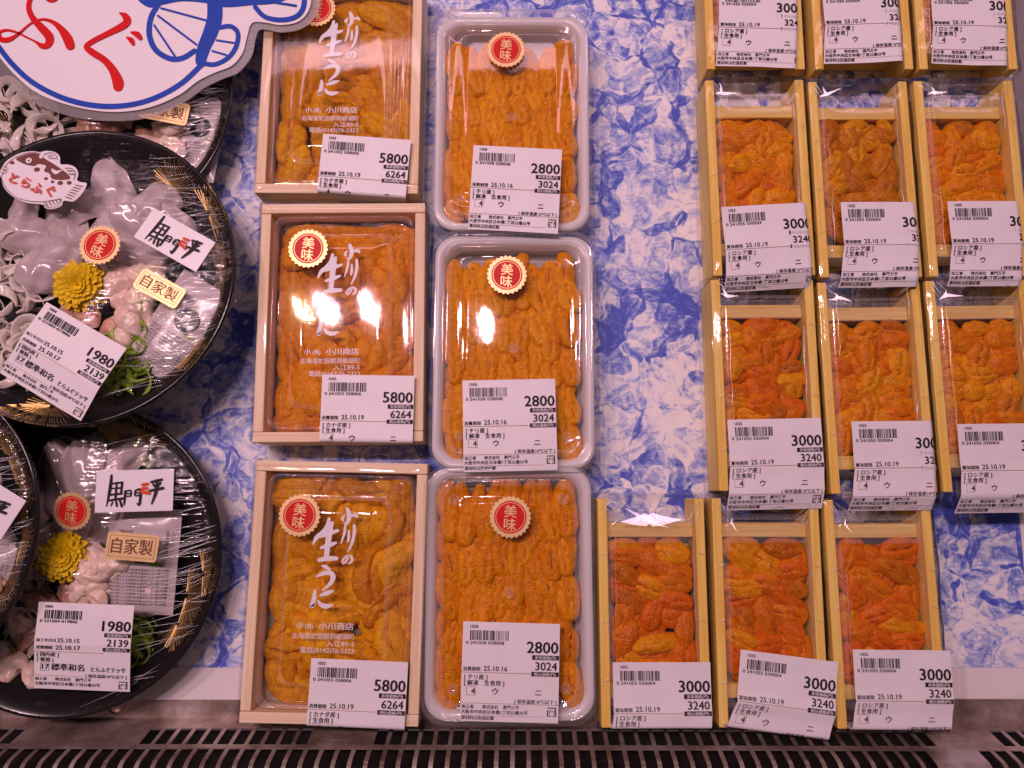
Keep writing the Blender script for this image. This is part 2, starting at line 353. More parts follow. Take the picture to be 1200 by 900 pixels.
class Print:
    weight = 0.0
    def __init__(s): s.v = []; s.f = []; s.m = []; s.lay = 0
    def add(s, vs, fs, m, step=True):
        b = len(s.v)
        if step: s.lay += 1
        s.v += [(x, y, s.lay) for x, y in vs]
        s.f += [tuple(b + i for i in f) for f in fs]; s.m += [m] * len(fs)
    def text(s, t, x, y, size, m=0, align='l', bold=0.0, rot=0.0, sx=1.0, step=False):
        vs, fs = text_mesh(t, 0.0); bold += s.weight
        if not vs: return
        xs = [v[0] for v in vs]; x0, x1 = min(xs), max(xs)
        ox = {'l': x0, 'r': x1, 'c': (x0 + x1) / 2}[align]
        c, sn = math.cos(rot), math.sin(rot)
        q = []
        for a, b in vs:
            a = (a - ox) * size * sx; b = b * size
            q.append((x + a * c - b * sn, y + a * sn + b * c))
        s.add(q, fs, m, step)
        if bold > .002:
            l0 = s.lay
            for dx, dy in ((bold, 0), (-bold, 0), (0, bold)):
                s.lay += 1; s.add([(a + (dx * c - dy * sn) * size, b + (dx * sn + dy * c) * size) for a, b in q], fs, m, False)
            s.lay = l0
    def rect(s, x0, y0, x1, y1, m=0, step=False, sub=1):
        n = max(1, sub); vs = []; fs = []
        for i in range(n + 1):
            x = x0 + (x1 - x0) * i / n; vs += [(x, y0), (x, y1)]
        for i in range(n): fs.append((2 * i, 2 * i + 2, 2 * i + 3, 2 * i + 1))
        s.add(vs, fs, m, step)
    def poly(s, pts, m=0, step=True, smooth=0):
        if smooth:
            P = list(pts); n = len(P); out = []
            for i in range(n):
                p0, p1, p2, p3 = P[i - 1], P[i], P[(i + 1) % n], P[(i + 2) % n]
                for k in range(smooth):
                    t = k / smooth
                    out.append(tuple(0.5 * ((2 * b) + (-a + c) * t + (2 * a - 5 * b + 4 * c - d) * t * t + (-a + 3 * b - 3 * c + d) * t ** 3) for a, b, c, d in zip(p0, p1, p2, p3)))
            pts = out
        s.add(list(pts), [tuple(range(len(pts)))], m, step)
    def disc(s, x, y, r, m=0, n=32, ry=None, step=True):
        ry = ry or r
        s.add([(x + r * math.cos(2 * math.pi * i / n), y + ry * math.sin(2 * math.pi * i / n)) for i in range(n)], [tuple(range(n))], m, step)
    def ring(s, x, y, r0, r1, m=0, n=36):
        vs = []
        for i in range(n):
            a = 2 * math.pi * i / n; vs += [(x + r0 * math.cos(a), y + r0 * math.sin(a)), (x + r1 * math.cos(a), y + r1 * math.sin(a))]
        s.add(vs, [(2 * i, 2 * i + 1, (2 * i + 3) % (2 * n), (2 * i + 2) % (2 * n)) for i in range(n)], m)
    def brush(s, pts, m=0, k=1.0, n=6, flat=False):
        C = catmull([(x, y, wd * k) for x, y, wd in pts], n)
        Lp = []; Rp = []
        for i, (x, y, wd) in enumerate(C):
            a = C[max(i - 1, 0)]; b = C[min(i + 1, len(C) - 1)]
            dx, dy = b[0] - a[0], b[1] - a[1]; d = math.hypot(dx, dy) or 1
            nx, ny = -dy / d, dx / d; h = max(wd, 0.00004) / 2
            Lp.append((x + nx * h, y + ny * h)); Rp.append((x - nx * h, y - ny * h))
        vs = Lp + Rp; m_ = len(C)
        fs = [(i, i + 1, m_ + i + 1, m_ + i) for i in range(m_ - 1)]
        if not flat:
            for e, j in ((0, 1), (m_ - 1, m_ - 2)):
                x, y, wd = C[e]; h = max(wd, 0.00004) / 2; ux, uy = x - C[j][0], y - C[j][1]; d = math.hypot(ux, uy) or 1
                a0 = math.atan2(uy / d, ux / d); b = len(vs)
                vs += [(x + h * math.cos(a0 + R(90 - 180 * q / 6)), y + h * math.sin(a0 + R(90 - 180 * q / 6))) for q in range(7)]
                fs.append(tuple(range(b, b + 7)))
        s.add(vs, fs, m)
    def build(s, name, mats, parent, fn, dz=0.00002):
        return mesh_ob(name, [fn(x, y, l * dz) for x, y, l in s.v], s.f, mats, parent, s.m)

def barcode(P, x0, x1, y0, y1, seed):
    rnd = random.Random(seed); x = x0; u = (x1 - x0) / 95.0; k = 0
    while x < x1 - u:
        wd = rnd.choice((1, 1, 2, 2, 3)) * u
        if k % 2 == 0: P.rect(x, y0, min(x + wd, x1), y1, 0)
        x += wd; k += 1
def price_print(kind):
    """unit square label, origin top left, y down is negative"""
    P = Print(); P.weight = .010
    d = {'plate': ('1004', '0 221004 019806', '1980', '2139'), 'box': ('1055', '0 241055 058006', '5800', '6264'),
         'pack': ('1058', '0 241058 028008', '2800', '3024'), 'tray': ('1055', '0 241055 030004', '3000', '3240')}[kind]
    P.text(d[0], .075, -.062, .045)
    barcode(P, .075, .48, -.185, -.085, kind)
    P.text(d[1], .035, -.225, .046, sx=1.22)
    P.text(d[2], .985, -.30, .165, align='r', bold=.012)
    P.rect(.72, -.368, .995, -.322, 0); P.text('本体価格(円)', .857, -.360, .040, 1, 'c', step=True)
    P.lay = 0
    P.text(d[3], .975, -.47, .115, align='r', bold=.008)
    P.rect(.715, -.533, .995, -.488, 0); P.text('税込価格(円)', .855, -.526, .040, 1, 'c', step=True)
    P.lay = 0
    if kind == 'plate':
        P.text('加工年月日', .02, -.44, .042); P.text('25.10.15', .24, -.445, .068)
        P.text('消費期限', .02, -.525, .044); P.text('25.10.17', .225, -.53, .075)
        P.rect(.0, -.558, .72, -.553, 2, sub=12)
        P.text('[ 国内産 ]', .03, -.61, .056, bold=.004); P.text('( 養殖 )', .03, -.672, .056, bold=.004)
        P.text('17', .085, -.765, .085, bold=.006)
        for r_ in ((.068, -.785, .155, -.781), (.068, -.695, .155, -.691), (.068, -.785, .0715, -.691), (.152, -.785, .155, -.691)): P.rect(*r_, 0)
        P.text('標準和名', .18, -.77, .090, bold=.008); P.text('とらふぐテッサ', .595, -.775, .070, sx=.76, bold=.006)
        P.text('[ 保存温度10℃以下 ]', .965, -.845, .046, align='r')
        P.rect(.0, -.842, .52, -.838, 2, sub=8)
        P.text('加工者　　株式会社　黒門三平', .012, -.895, .042); P.text('大阪市中央区日本橋1丁目22番25号', .012, -.952, .044)
        my = -.925
    else:
        P.text('賞味期限' if kind == 'tray' else '消費期限', .012, -.492, .046); P.text('25.10.16' if kind == 'pack' else '25.10.19', .225, -.492, .072)
        P.rect(.0, -.512, 1.0, -.507, 2, sub=24)
        o = {'box': ('[ カナダ産 ]', '[ 生食用 ]'), 'pack': ('[ チリ産 ]', '[ 解凍　生食用 ]'), 'tray': ('[ ロシア産 ]', '[ 生食用 ]')}[kind]
        P.text(o[0], .03, -.575, .058, bold=.004); P.text(o[1], .03, -.634, .058, bold=.004)
        P.text('4', .105, -.724, .085, bold=.006)
        for r_ in ((.055, -.738, .152, -.734), (.055, -.652, .152, -.648), (.055, -.738, .0585, -.648), (.149, -.738, .152, -.648)): P.rect(*r_, 2)
        P.text('ウ', .35, -.725, .078, align='c', bold=.008); P.text('ニ', .79, -.725, .078, align='c', bold=.008)
        P.text('[ 保存温度10℃以下 ]', .975, -.805, .046, align='r')
        P.rect(.0, -.818, 1.0, -.814, 2, sub=24)
        P.text('加工者　　株式会社　黒門三平', .012, -.865, .042); P.text('大阪市中央区日本橋1丁目22番25号', .008, -.918, .044)
        P.rect(.0, -.940, .86, -.937, 2, sub=20); P.text('原材料は別途記載', .012, -.978, .042)
        my = -.885
    s = .045; cx = .93
    for r_ in ((cx - s, my - s, cx - s * .1, my - s + .010), (cx - s, my + s - .010, cx + s, my + s), (cx - s, my - s, cx - s + .010, my + s * .4), (cx + s - .010, my - s, cx + s, my + s), (cx + s * .3, my - s, cx + s, my - s + .010)): P.rect(*r_, 0)
    P.text('プラ', cx, my - .018, .046, align='c', bold=.008)
    return P

def bend(t, t0, ang, r):
    if ang == 0 or t <= t0: return t, 0.0
    s = t - t0
    if s <= r * ang: a = s / r; return t0 + r * math.sin(a), r * (1 - math.cos(a))
    q = s - r * ang
    return t0 + r * math.sin(ang) + q * math.cos(ang), r * (1 - math.cos(ang)) + q * math.sin(ang)
_pp = {k: price_print(k) for k in ('plate', 'box', 'pack', 'tray')}
def price_label(parent, kind, corner, rot, size=(.0565, .0565), v0=9, va=0.0, u0=9, ua=0.0, v1=9, vb=0.0, rip=0.0002, seed=0, lift=0.0, tail=0.0, bendr=.003, shear=0.0):
    """paper price label; corner = top left in the parent's frame; folds down past v0 (near end) and u0 (side)"""
    W, H = size; c, s = math.cos(rot), math.sin(rot)
    def fn(x, y, dz):
        u = x * W; v = -y * H
        uu, zu = bend(u, u0, ua, bendr); vv, zv = bend(v, v0, va, bendr)
        if v > v1:
            q = v - v1; vv2, zv2 = bend(v1, v0, va, bendr); a = va - vb * min(1, q / .006)
            vv = vv2 + q * math.cos(a); zv = zv2 + q * math.sin(a)
        z = -(zu + zv) + rip * (noise.noise(Vector((u * 60 + seed * 3.7, v * 60, seed * 1.3))) + .6 * math.sin(v * 130 + seed))
        sk = max(0.0, v - .52 * H); uu -= shear * sk * (1 - .45 * u / W); z += abs(shear) * (.004 * max(0.0, 1 - abs(v - .52 * H) / .006) + .10 * sk * math.sin(u / W * 5 + seed))
        z += lift * max(0, (v / H - .5)) * max(0, (u / W - .3)) + rip
        z += tail * max(0, v / H - .6) * max(0, .5 - u / W)
        return (corner[0] + uu * c + vv * s, corner[1] + uu * s - vv * c, corner[2] + z + dz)
    nx, ny = 48, 48; v = []; f = []
    for j in range(ny + 1):
        for i in range(nx + 1): v.append(fn(i / nx, -j / ny, 0))
    for j in range(ny):
        for i in range(nx):
            a = j * (nx + 1) + i; f.append((a, a + nx + 1, a + nx + 2, a + 1))
    o = mesh_ob('price_label', v, f, M['paper'], parent, smooth=True)
    _pp[kind].build('print', [M['ink'], M['paper'], M['rule']], o, lambda x, y, dz: fn(x, y, dz + .00026), .00006)
    return o

def seal(parent, p, rot=0.0, r=.0115, tilt=0.0):
    n = 26; v = []
    for i in range(n * 4):
        a = 2 * math.pi * i / (n * 4); rr = r * (1 + .045 * math.cos(a * n)); v.append((rr * math.cos(a), rr * math.sin(a), 0))
    k = len(v); v += [(x, y, -.0002) for x, y, z in v]
    f = [tuple(range(k))] + [(i, i + k, (i + 1) % k + k, (i + 1) % k) for i in range(k)]
    o = mesh_ob('round_seal', v, f, M['gold_paper'], parent)
    o.location = p; o.rotation_euler = (tilt, 0, rot)
    P = Print(); P.disc(0, 0, r * .80, 0, 48); P.ring(0, 0, r * .70, r * .73, 1); 
    P.text('美', 0, r * .03, r * .66, 1, 'c', bold=.012); P.text('味', 0, -r * .60, r * .66, 1, 'c', bold=.012)
    P.build('print', [M['red'], M['gold_paper']], o, lambda x, y, dz: (x, y, .00008 + dz), .00004)
    return o

def creases(parent, lines, r=.00016, m='crease'):
    """thin ridges where stretched film gathers; each line is a list of points on the film"""
    v = []; f = []
    for L in lines:
        b = len(v); n = len(L)
        for i, p in enumerate(L):
            p = Vector(p); d = (Vector(L[min(i + 1, n - 1)]) - Vector(L[max(i - 1, 0)])).normalized(); sd = d.cross(Vector((0, 0, 1))).normalized()
            rr = r * (.25 + .75 * math.sin(math.pi * (i + .3) / (n - .4)))
            for q in range(5):
                a = math.pi * q / 4; v.append(tuple(p + sd * (rr * math.cos(a)) + Vector((0, 0, 1)) * (rr * math.sin(a) * .8)))
        for i in range(n - 1):
            for q in range(4): f.append((b + i * 5 + q, b + i * 5 + q + 1, b + i * 5 + q + 6, b + i * 5 + q + 5))
    o = mesh_ob('film_crease', v, f, M[m], parent, smooth=True); o['kind'] = 'stuff'; return o

def glint(parent, Mx, p, arms):
    """flat flakes added for glare, tilted to mirror the light bar to camera"""
    wp = Mx @ p; h = ((Vector((0, 0, CAM_H)) - wp).normalized() + (Vector((wp.x, .60, .58)) - wp).normalized()).normalized()
    h = Mx.to_3x3().inverted() @ h
    ax = Vector((1, 0, 0)); ax = (ax - h * ax.dot(h)).normalized(); ay = h.cross(ax); v = []; f = []
    for a0, l, wd in arms:
        d = ax * math.cos(R(a0)) + ay * math.sin(R(a0)); n = h.cross(d); b = len(v)
        for t_, w_ in ((-.15, .2), (.12, 1.0), (.45, .62), (.75, .30), (1.0, .04)):
            c = p + d * (l * t_) + n * (.0006 * math.sin(t_ * 3 + a0)); v += [tuple(c + n * (wd * w_ / 2)), tuple(c - n * (wd * w_ / 2))]
        f += [(b + 2 * i, b + 2 * i + 1, b + 2 * i + 3, b + 2 * i + 2) for i in range(4)]
    o = mesh_ob('glare_flake', v, f, M['fold'], parent); o['kind'] = 'stuff'; return o

# ------------------------------------------------------------------ sea urchin pieces
def lobe(nl, nc, L, W, H, curve, groove, seed, lump=.12, sq=.5, bot=.35):
    v = []; f = []; sl = []
    for i in range(nl + 1):
        t = i / nl; s = max(math.sin(math.pi * min(max(t, .004), .996)), 0.0) ** sq
        taper = 1 - .18 * (t - .5)
        cx = (t - .5) * L; cyv = curve * (4 * (t - .5) ** 2) * L
        ang = math.atan2(8 * curve * (t - .5), 1)
        for j in range(nc):
            a = 2 * math.pi * j / nc
            y = math.cos(a); z = math.sin(a)
            z = z if z > 0 else z * bot
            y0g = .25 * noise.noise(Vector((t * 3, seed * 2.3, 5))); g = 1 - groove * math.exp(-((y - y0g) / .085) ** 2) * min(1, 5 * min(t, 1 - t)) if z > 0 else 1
            d = noise.noise(Vector((t * L / W * 2.4 + seed * 9.1, y * 1.6, z * 1.6 + seed)))
            d2 = noise.noise(Vector((t * L / W * 7 + seed * 5.1, y * 5, z * 5 + seed)))
            d3 = noise.noise(Vector((t * L * 900 + seed, y * W * 900, z * H * 900))); k = 1 + lump * 1.2 * d + lump * .7 * d2 + .035 * d3
            yy = y * s * W / 2 * taper * k; zz = z * s * H * g * (1 + lump * d + .05 * d3)
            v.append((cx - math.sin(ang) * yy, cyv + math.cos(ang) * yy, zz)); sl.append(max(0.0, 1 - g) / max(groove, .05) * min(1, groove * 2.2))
    for i in range(nl):
        for j in range(nc):
            k = (j + 1) % nc; a = i * nc; f.append((a + j, a + k, a + nc + k, a + nc + j))
    f.append(tuple(range(nc - 1, -1, -1))); f.append(tuple(range(nl * nc, nl * nc + nc)))
    return v, f, sl
def lobe_set(name, n, L, W, H, mats, curve=.1, groove=.35, lump=.12, seed0=0, sq=.5, nl=26, nc=22):
    out = []
    for k in range(n):
        rnd = random.Random(seed0 + k)
        v, f, sl = lobe(nl, nc, L * rnd.uniform(.85, 1.15), W * rnd.uniform(.88, 1.15), H, rnd.uniform(-curve, curve), groove * rnd.uniform(.1, 1.2), seed0 + k * 3.3, lump, sq)
        me = bpy.data.meshes.new(name); me.from_pydata(v, [], f); me.materials.append(mats)
        me.polygons.foreach_set('use_smooth', [True] * len(me.polygons)); me.update()
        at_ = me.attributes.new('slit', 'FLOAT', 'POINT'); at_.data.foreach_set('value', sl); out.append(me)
    return out
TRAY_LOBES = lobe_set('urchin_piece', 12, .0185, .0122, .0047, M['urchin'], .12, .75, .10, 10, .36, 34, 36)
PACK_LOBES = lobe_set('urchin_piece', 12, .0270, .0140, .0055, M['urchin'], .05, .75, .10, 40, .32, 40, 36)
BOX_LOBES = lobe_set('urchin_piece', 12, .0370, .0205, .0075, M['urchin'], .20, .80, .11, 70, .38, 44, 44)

def put(name, me, parent, p, rot, col=None, sc_=1.0):
    o = bpy.data.objects.new(name, me); COL.objects.link(o); o.parent = parent
    o.location = p; o.rotation_euler = rot
    if not isinstance(sc_, (tuple, list)): sc_ = (sc_,) * 3
    o.scale = sc_
    if col: o.color = (*col, 1)
    return o
def mixc(a, b, t): return tuple(x + (y - x) * t for x, y in zip(a, b))

# ------------------------------------------------------------------ setting
def setting():
    # printed sheet: white margins along the near and right edges, blue and white ice picture inside
    pb = at(600, 782).y; pr = at(1198, 650).x; sb = at(600, 820).y
    x0, y1 = -.42, .46
    g = .0
    sh = mesh_ob('shelf', [(-.6, sb - .004, -.004), (.6, sb - .004, -.004), (.6, .6, -.004), (-.6, .6, -.004)], [(0, 1, 2, 3)], plain('shelf_steel', (.35, .32, .32), .4, .6))
    sh['kind'] = 'structure'
    v = [(x0, sb, 0), (pr + .022, sb, 0), (pr + .022, y1, 0), (x0, y1, 0)]
    v2 = [(x, y, -.0008) for x, y, z in v]
    s = mesh_ob('printed_sheet', v + v2, [(0, 1, 2, 3), (4, 5, 1, 0), (5, 6, 2, 1), (7, 4, 0, 3)], plain('sheet_margin', (.84, .80, .80), .4, var=.05, vscale=40))
    s['kind'] = 'structure'
    p = mesh_ob('ice_print', [(x0, pb, .0004), (pr, pb, .0004), (pr, y1, .0004), (x0, y1, .0004)], [(0, 1, 2, 3)], ice_print(), s)
setting()

def grille():
    m, nt, p, out = newmat('stained_steel')
    n = N(nt, 'ShaderNodeTexNoise'); n.inputs['Scale'].default_value = 45; n.inputs['Detail'].default_value = 7; n.inputs['Roughness'].default_value = .65
    nt.links.new(mapped(nt, (1, 1, 1)), n.inputs['Vector'])
    r = ramp(nt, [(.30, (.22, .15, .12)), (.50, (.46, .36, .31)), (.68, (.70, .60, .56))], n.outputs[0]); nt.links.new(r.outputs[0], p.inputs['Base Color'])
    p.inputs['Metallic'].default_value = .6
    r2 = ramp(nt, [(.3, .22), (.7, .42)], n.outputs[0]); nt.links.new(r2.outputs[0], p.inputs['Roughness'])
    dark = plain('slot_shade', (.016, .010, .012), .6, var=.5, vscale=120)
    y0 = at(600, 843).y; lean = R(15.4)
    dirv = Vector((0, -math.sin(lean), math.cos(lean)))
    nrm = Vector((0, -math.cos(lean), -math.sin(lean)))
    def s_of(py):
        o, d = ray(600, py); base = Vector((0, y0, 0)); t = (base - o).dot(nrm) / d.dot(nrm); return ((o + d * t) - base).dot(dirv)
    sA, sB, sC = s_of(855), s_of(874), s_of(879); sT = s_of(891)
    rad = .009
    def prof(s):
        if s < 0: return (y0 - s * 1.0 if False else y0 + (-s), 0.0)
        if s <= sT: q = dirv * s; return (y0 + q.y, q.z)
        a = (s - sT) / rad; amax = R(90) - lean
        b = min(a, amax); c0 = Vector((0, -math.cos(lean), -math.sin(lean))) * rad
        # arc from the rising direction over to horizontal, towards the viewer
        p = dirv * sT
        yy = p.y - (rad * (math.cos(lean) - math.cos(lean + b))) if False else p.y
        d0 = lean
        # integrate the direction angle from lean (off vertical) to 90 degrees
        yy = p.y - rad * (math.cos(d0) - math.cos(d0 + b)); zz = p.z + rad * (math.sin(d0 + b) - math.sin(d0))
        if a > amax: yy -= (a - amax) * rad
        return (y0 + yy, zz)
    end = sT + rad * 1.3 + .05
    root = thing('front_grille', Matrix.Rotation(R(-.45), 4, 'Y'), 'brown stained steel slotted air grille along the front edge below the boxes', 'grille')
    ss = [-.012, 0, sA] + [sA + (sB - sA) * k / 3 for k in (1, 2, 3)] + [sC] + [sC + (sT - sC) * k / 2 for k in (1, 2)] + [sT + rad * 1.3 * k / 8 for k in range(1, 9)] + [end]
    pitch = (at(618.2, 862, .02) - at(600, 862, .02)).x; bar = pitch * .27
    def xp(px): return at(px, 862, .022).x
    solid1 = [(xp(24), xp(156)), (xp(364), xp(428)), (xp(1092), xp(1156))]
    solid2 = [(xp(1070), xp(1124))]
    v = []; f = []
    def strip(x0, x1, k):
        (ya, za), (yb, zb) = prof(ss[k]), prof(ss[k + 1]); b = len(v)
        v.extend([(x0, ya, za), (x1, ya, za), (x1, yb, zb), (x0, yb, zb)]); f.append((b, b + 1, b + 2, b + 3))
    X0, X1 = -.40, .40
    for k in range(len(ss) - 1):
        mid = (ss[k] + ss[k + 1]) / 2
        row = 1 if sA <= mid <= sB else (2 if sC <= mid <= end - .004 else 0)
        if not row: strip(X0, X1, k); continue
        sol = solid1 if row == 1 else solid2
        n_ = int((X1 - X0) / pitch); prev = None
        for i in range(n_):
            xa = X0 + i * pitch
            inside = any(a < xa + pitch * .6 and xa + pitch * .4 < b for a, b in sol)
            strip(xa, xa + (pitch if inside else bar), k)
    o = mesh_ob('slotted_panel', v, f, m, root)
    sm = o.modifiers.new('weld', 'WELD'); sm.merge_threshold = .00002
    sm = o.modifiers.new('solid', 'SOLIDIFY'); sm.thickness = .0005; sm.offset = -1
    # near-black sheet behind the slots, duct shade put into its colour
    bk = [];
    for s_ in (0.001, sT, sT + rad * 1.3, end):
        y_, z_ = prof(s_); bk.append((y_ - .010, z_ - .014))
    vv = [];
    for y_, z_ in bk: vv += [(X0, y_, z_), (X1, y_, z_)]
    mesh_ob('duct', vv, [(0, 1, 3, 2), (2, 3, 5, 4), (4, 5, 7, 6)], dark, root)
    # finger slots in the plain gaps of the upper row
    for px in (396, 1121):
        c = (sA + sB) / 2; x = xp(px); rr = [];
        for (a_, b_, h_) in ((.0085, .0040, .0004), (.0078, .0034, .0009), (.0070, .0026, .0003), (.0066, .0022, -.0004)):
            ring_ = []
            for i in range(28):
                t = 2 * math.pi * i / 28; ex = abs(math.cos(t)) ** .5 * (1 if math.cos(t) > 0 else -1)
                q = Vector((x + a_ * ex, y0, 0)) + dirv * (c + b_ * math.sin(t)) - nrm * h_
                ring_.append(tuple(q))
            rr.append(ring_)
        a, b = loft(rr, cap_top=False); mesh_ob('finger_slot', a, b, m, root, smooth=True)
        last = rr[-1]; mesh_ob('slot_shade_disc', last, [tuple(range(28))], dark, root)  # dark disc in place of a hole, its shade painted
    # screw on the flat strip
    q = at(134, 828, 0.001); rings = [[(q.x + r_ * math.cos(2 * math.pi * i / 20), q.y + r_ * math.sin(2 * math.pi * i / 20), z_) for i in range(20)] for r_, z_ in ((.0052, 0), (.0048, .0016), (.0022, .0026))]
    a, b = loft(rings); mesh_ob('screw', a, b, m, root, smooth=True)
grille()

# ------------------------------------------------------------------ wooden 5800 boxes
BW, BL, BH = .0985, .1435, .030
KB = (at(401, 690, .0305) - at(400, 690, .0305)).x
def box_lettering():
    P = Print(); k = KB / 4.09
    def q(pts): return [((x - 368) * k, -(y - 520) * k, wd * k * 1.28) for x, y, wd in pts]
    S = [
        [(408, 158, 12), (418, 185, 18), (416, 212, 15), (404, 232, 8), (394, 222, 3)], [(396, 188, 5), (386, 204, 12), (390, 212, 8)], [(430, 190, 6), (448, 188, 14), (458, 196, 8)],
        [(402, 240, 8), (399, 275, 10), (386, 322, 5)], [(421, 262, 7), (421, 298, 11), (418, 316, 6)], [(445, 236, 10), (447, 275, 12), (438, 322, 11), (420, 362, 4)],
        [(426, 384, 5), (415, 405, 8), (402, 417, 7), (397, 404, 7), (410, 388, 8), (428, 381, 9), (443, 391, 10), (440, 408, 9), (427, 418, 4)],
        [(322, 208, 12), (314, 245, 16), (292, 275, 17), (266, 298, 16), (252, 328, 6)], [(285, 292, 10), (320, 278, 18), (368, 262, 11)],
        [(338, 225, 12), (328, 270, 22), (322, 335, 21), (318, 392, 18)], [(292, 345, 10), (330, 332, 17), (362, 320, 9)], [(284, 404, 12), (320, 396, 19), (368, 394, 14)],
        [(302, 430, 8), (320, 436, 15), (338, 446, 7)], [(278, 480, 6), (308, 466, 15), (340, 462, 17), (356, 480, 19), (345, 512, 15), (308, 546, 4)],
        [(272, 545, 9), (271, 580, 17), (262, 622, 14), (277, 606, 5)], [(300, 568, 8), (330, 557, 17), (360, 547, 7)], [(292, 594, 8), (306, 612, 15), (334, 618, 17), (360, 610, 7)]]
    for st in S: P.brush(q(st), 0)
    def tx(t, x, y, sz, al='l', b=0.0, sx=1.0): P.text(t, (x - 368) * k, -(y - 520) * k, sz * k, 0, al, b, sx=sx)
    tx('小', 194, 722, 34, b=.02); tx('(株)', 236, 722, 30, b=.006, sx=.82); tx('小川商店', 466, 723, 37, 'r', .014, 1.14)
    tx('北海道虻田郡洞爺湖町', 473, 767, 30, 'r', .004); tx('入江89-5', 473, 801, 32, 'r', .004, 1.12); tx('電話(0142)76-2323', 473, 832, 31, 'r', .004, 1.05)
    return P
BOXP = box_lettering()
def urchin_box(cx, cy_, rz, label, cols, lab, seed, sl):
    c = at(cx, cy_, BH); c.z = 0
    Mx = frame(c, rz); t = thing('sea_urchin_box', Mx, label, 'box', 'wooden boxes of sea urchin at 5800 yen')
    hw, hl, th = BW / 2, BL / 2, .0060
    for s in (-1, 1):
        box('side_board', *sorted((s * hw, s * (hw - th))), -hl + th + .0002, hl - th - .0002, 0.0006, BH - .0004, M['pine_y'], t)
        box('end_board', -hw, hw, *sorted((s * hl, s * (hl - th))), 0.0006, BH, M['pine_x'], t)
    box('base_board', -hw + th, hw - th, -hl + th, hl - th, .001, .004, M['board'], t, 0)
    rnd = random.Random(seed)
    iw, il = hw - th - .0015, hl - th - .0015
    for q in range(6):
        for sx in (-1, 1):
            put('urchin_piece', rnd.choice(BOX_LOBES), t, (sx * (iw - .0085), (il - .018) * (1 - 2 * q / 5) + rnd.uniform(-.003, .003), .0110 + rnd.uniform(-.001, .002)), (0, 0, math.pi / 2 + rnd.uniform(-.25, .25)), mixc(cols[0], cols[1], rnd.random()), .88)
    for q in range(3):
        for sy in (-1, 1):
            put('urchin_piece', rnd.choice(BOX_LOBES), t, ((iw - .017) * (1 - q) + rnd.uniform(-.003, .003), sy * (il - .0085), .0112 + rnd.uniform(-.001, .002)), (0, 0, rnd.uniform(-.2, .2)), mixc(cols[0], cols[1], rnd.random()), .88)
    k = 0; y = il - .008
    while y > -il + .004:
        n = 4
        for i in range(n):
            x = -iw + .009 + (2 * iw - .018) * (i + .5 * (k % 2) * .8) / (n - 1) + rnd.uniform(-.004, .004)
            x = max(-iw + .009, min(iw - .009, x))
            a = rnd.uniform(0, math.pi) if rnd.random() < .75 else math.pi / 2
            ex = abs(math.cos(a)) * .020 + abs(math.sin(a)) * .0125; ey = abs(math.sin(a)) * .020 + abs(math.cos(a)) * .0125
            x = max(-iw + ex * .72, min(iw - ex * .72, x))
            put('urchin_piece', rnd.choice(BOX_LOBES), t, (x, max(-il + ey * .68, min(il - ey * .68, y + rnd.uniform(-.006, .006))), .0135 + rnd.uniform(-.0025, .0035)),
                (rnd.uniform(-.28, .28), rnd.uniform(-.25, .25), a + (math.pi if rnd.random() < .5 else 0)), mixc(cols[0], cols[1], rnd.random()), rnd.uniform(.80, 1.08))
        y -= .0125 if seed == 2 else .0148; k += 1
    for _ in range(22):
        put('urchin_piece', rnd.choice(BOX_LOBES), t, (rnd.uniform(-iw + .019, iw - .019), rnd.uniform(-il + .019, il - .019), .0100), (0, 0, rnd.uniform(0, 6.28)), mixc(cols[0], cols[1], rnd.random()), .95)
    # ribbed clear lid set inside the frame
    hw2, hl2 = hw - th - .0006, hl - th - .0006
    rings = [rr_ring(hw2, hl2, .006, BH - .006), rr_ring(hw2 - .0008, hl2 - .0008, .006, BH - .0015), rr_ring(hw2 - .002, hl2 - .002, .006, BH - .001), rr_ring(hw2 - .003, hl2 - .003, .006, BH - .006)]
    off = .0045; z = BH - .0065
    for q in range(4):
        rings.append(rr_ring(hw2 - off, hl2 - off, .007, z)); rings.append(rr_ring(hw2 - off - .0010, hl2 - off - .0010, .007, z + .0016)); z += .0013; off += .0021
        rings.append(rr_ring(hw2 - off, hl2 - off, .007, z - .0004))
    zt = BH + .0005
    rings.append(rr_ring(hw2 - off - .001, hl2 - off - .001, .0075, zt - .0010)); rings.append(rr_ring(hw2 - off - .002, hl2 - off - .002, .0075, zt))
    for q in (.75, .5, .25): rings.append(rr_ring((hw2 - off - .002) * q, (hl2 - off - .002) * q, .0075 * q, zt + .0002 * (1 - q)))
    v, f = loft(rings); n_ = len(rings[0]); ne_ = (len(rings) - 4) * n_
    lid = mesh_ob('lid', v, f, [M['lid_hazy' if sl else 'lid'], M['lid_edge'], M['lid_ridge']], t, [1 if (i < 3 * n_ or (ne_ - 2 * n_ < i < ne_)) else (2 if i < ne_ and (i // n_) % 3 == 1 else 0) for i in range(len(f))], smooth=True)
    BOXP.build('lettering', M['white_ink'], lid, lambda x, y, dz: (x, y + .003, zt + .0006 + dz), .00002)
    # shrink film round the frame
    hw3, hl3 = hw + .0012, hl + .0012
    rings = [rr_ring(hw3, hl3, .002, .0008, 3, 14), rr_ring(hw3 + .0004, hl3 + .0004, .002, BH * .5, 3, 14), rr_ring(hw3, hl3, .002, BH + .0004, 3, 14), rr_ring(hw3 - .002, hl3 - .002, .002, BH + .0013, 3, 14), rr_ring(hw3 - .008, hl3 - .008, .003, BH + .0018, 3, 14),
             rr_ring(hw3 * .7, hl3 * .75, .003, BH + .0020, 3, 14), rr_ring(hw3 * .35, hl3 * .4, .002, BH + .0021, 3, 14)]
    v, f = loft(rings)
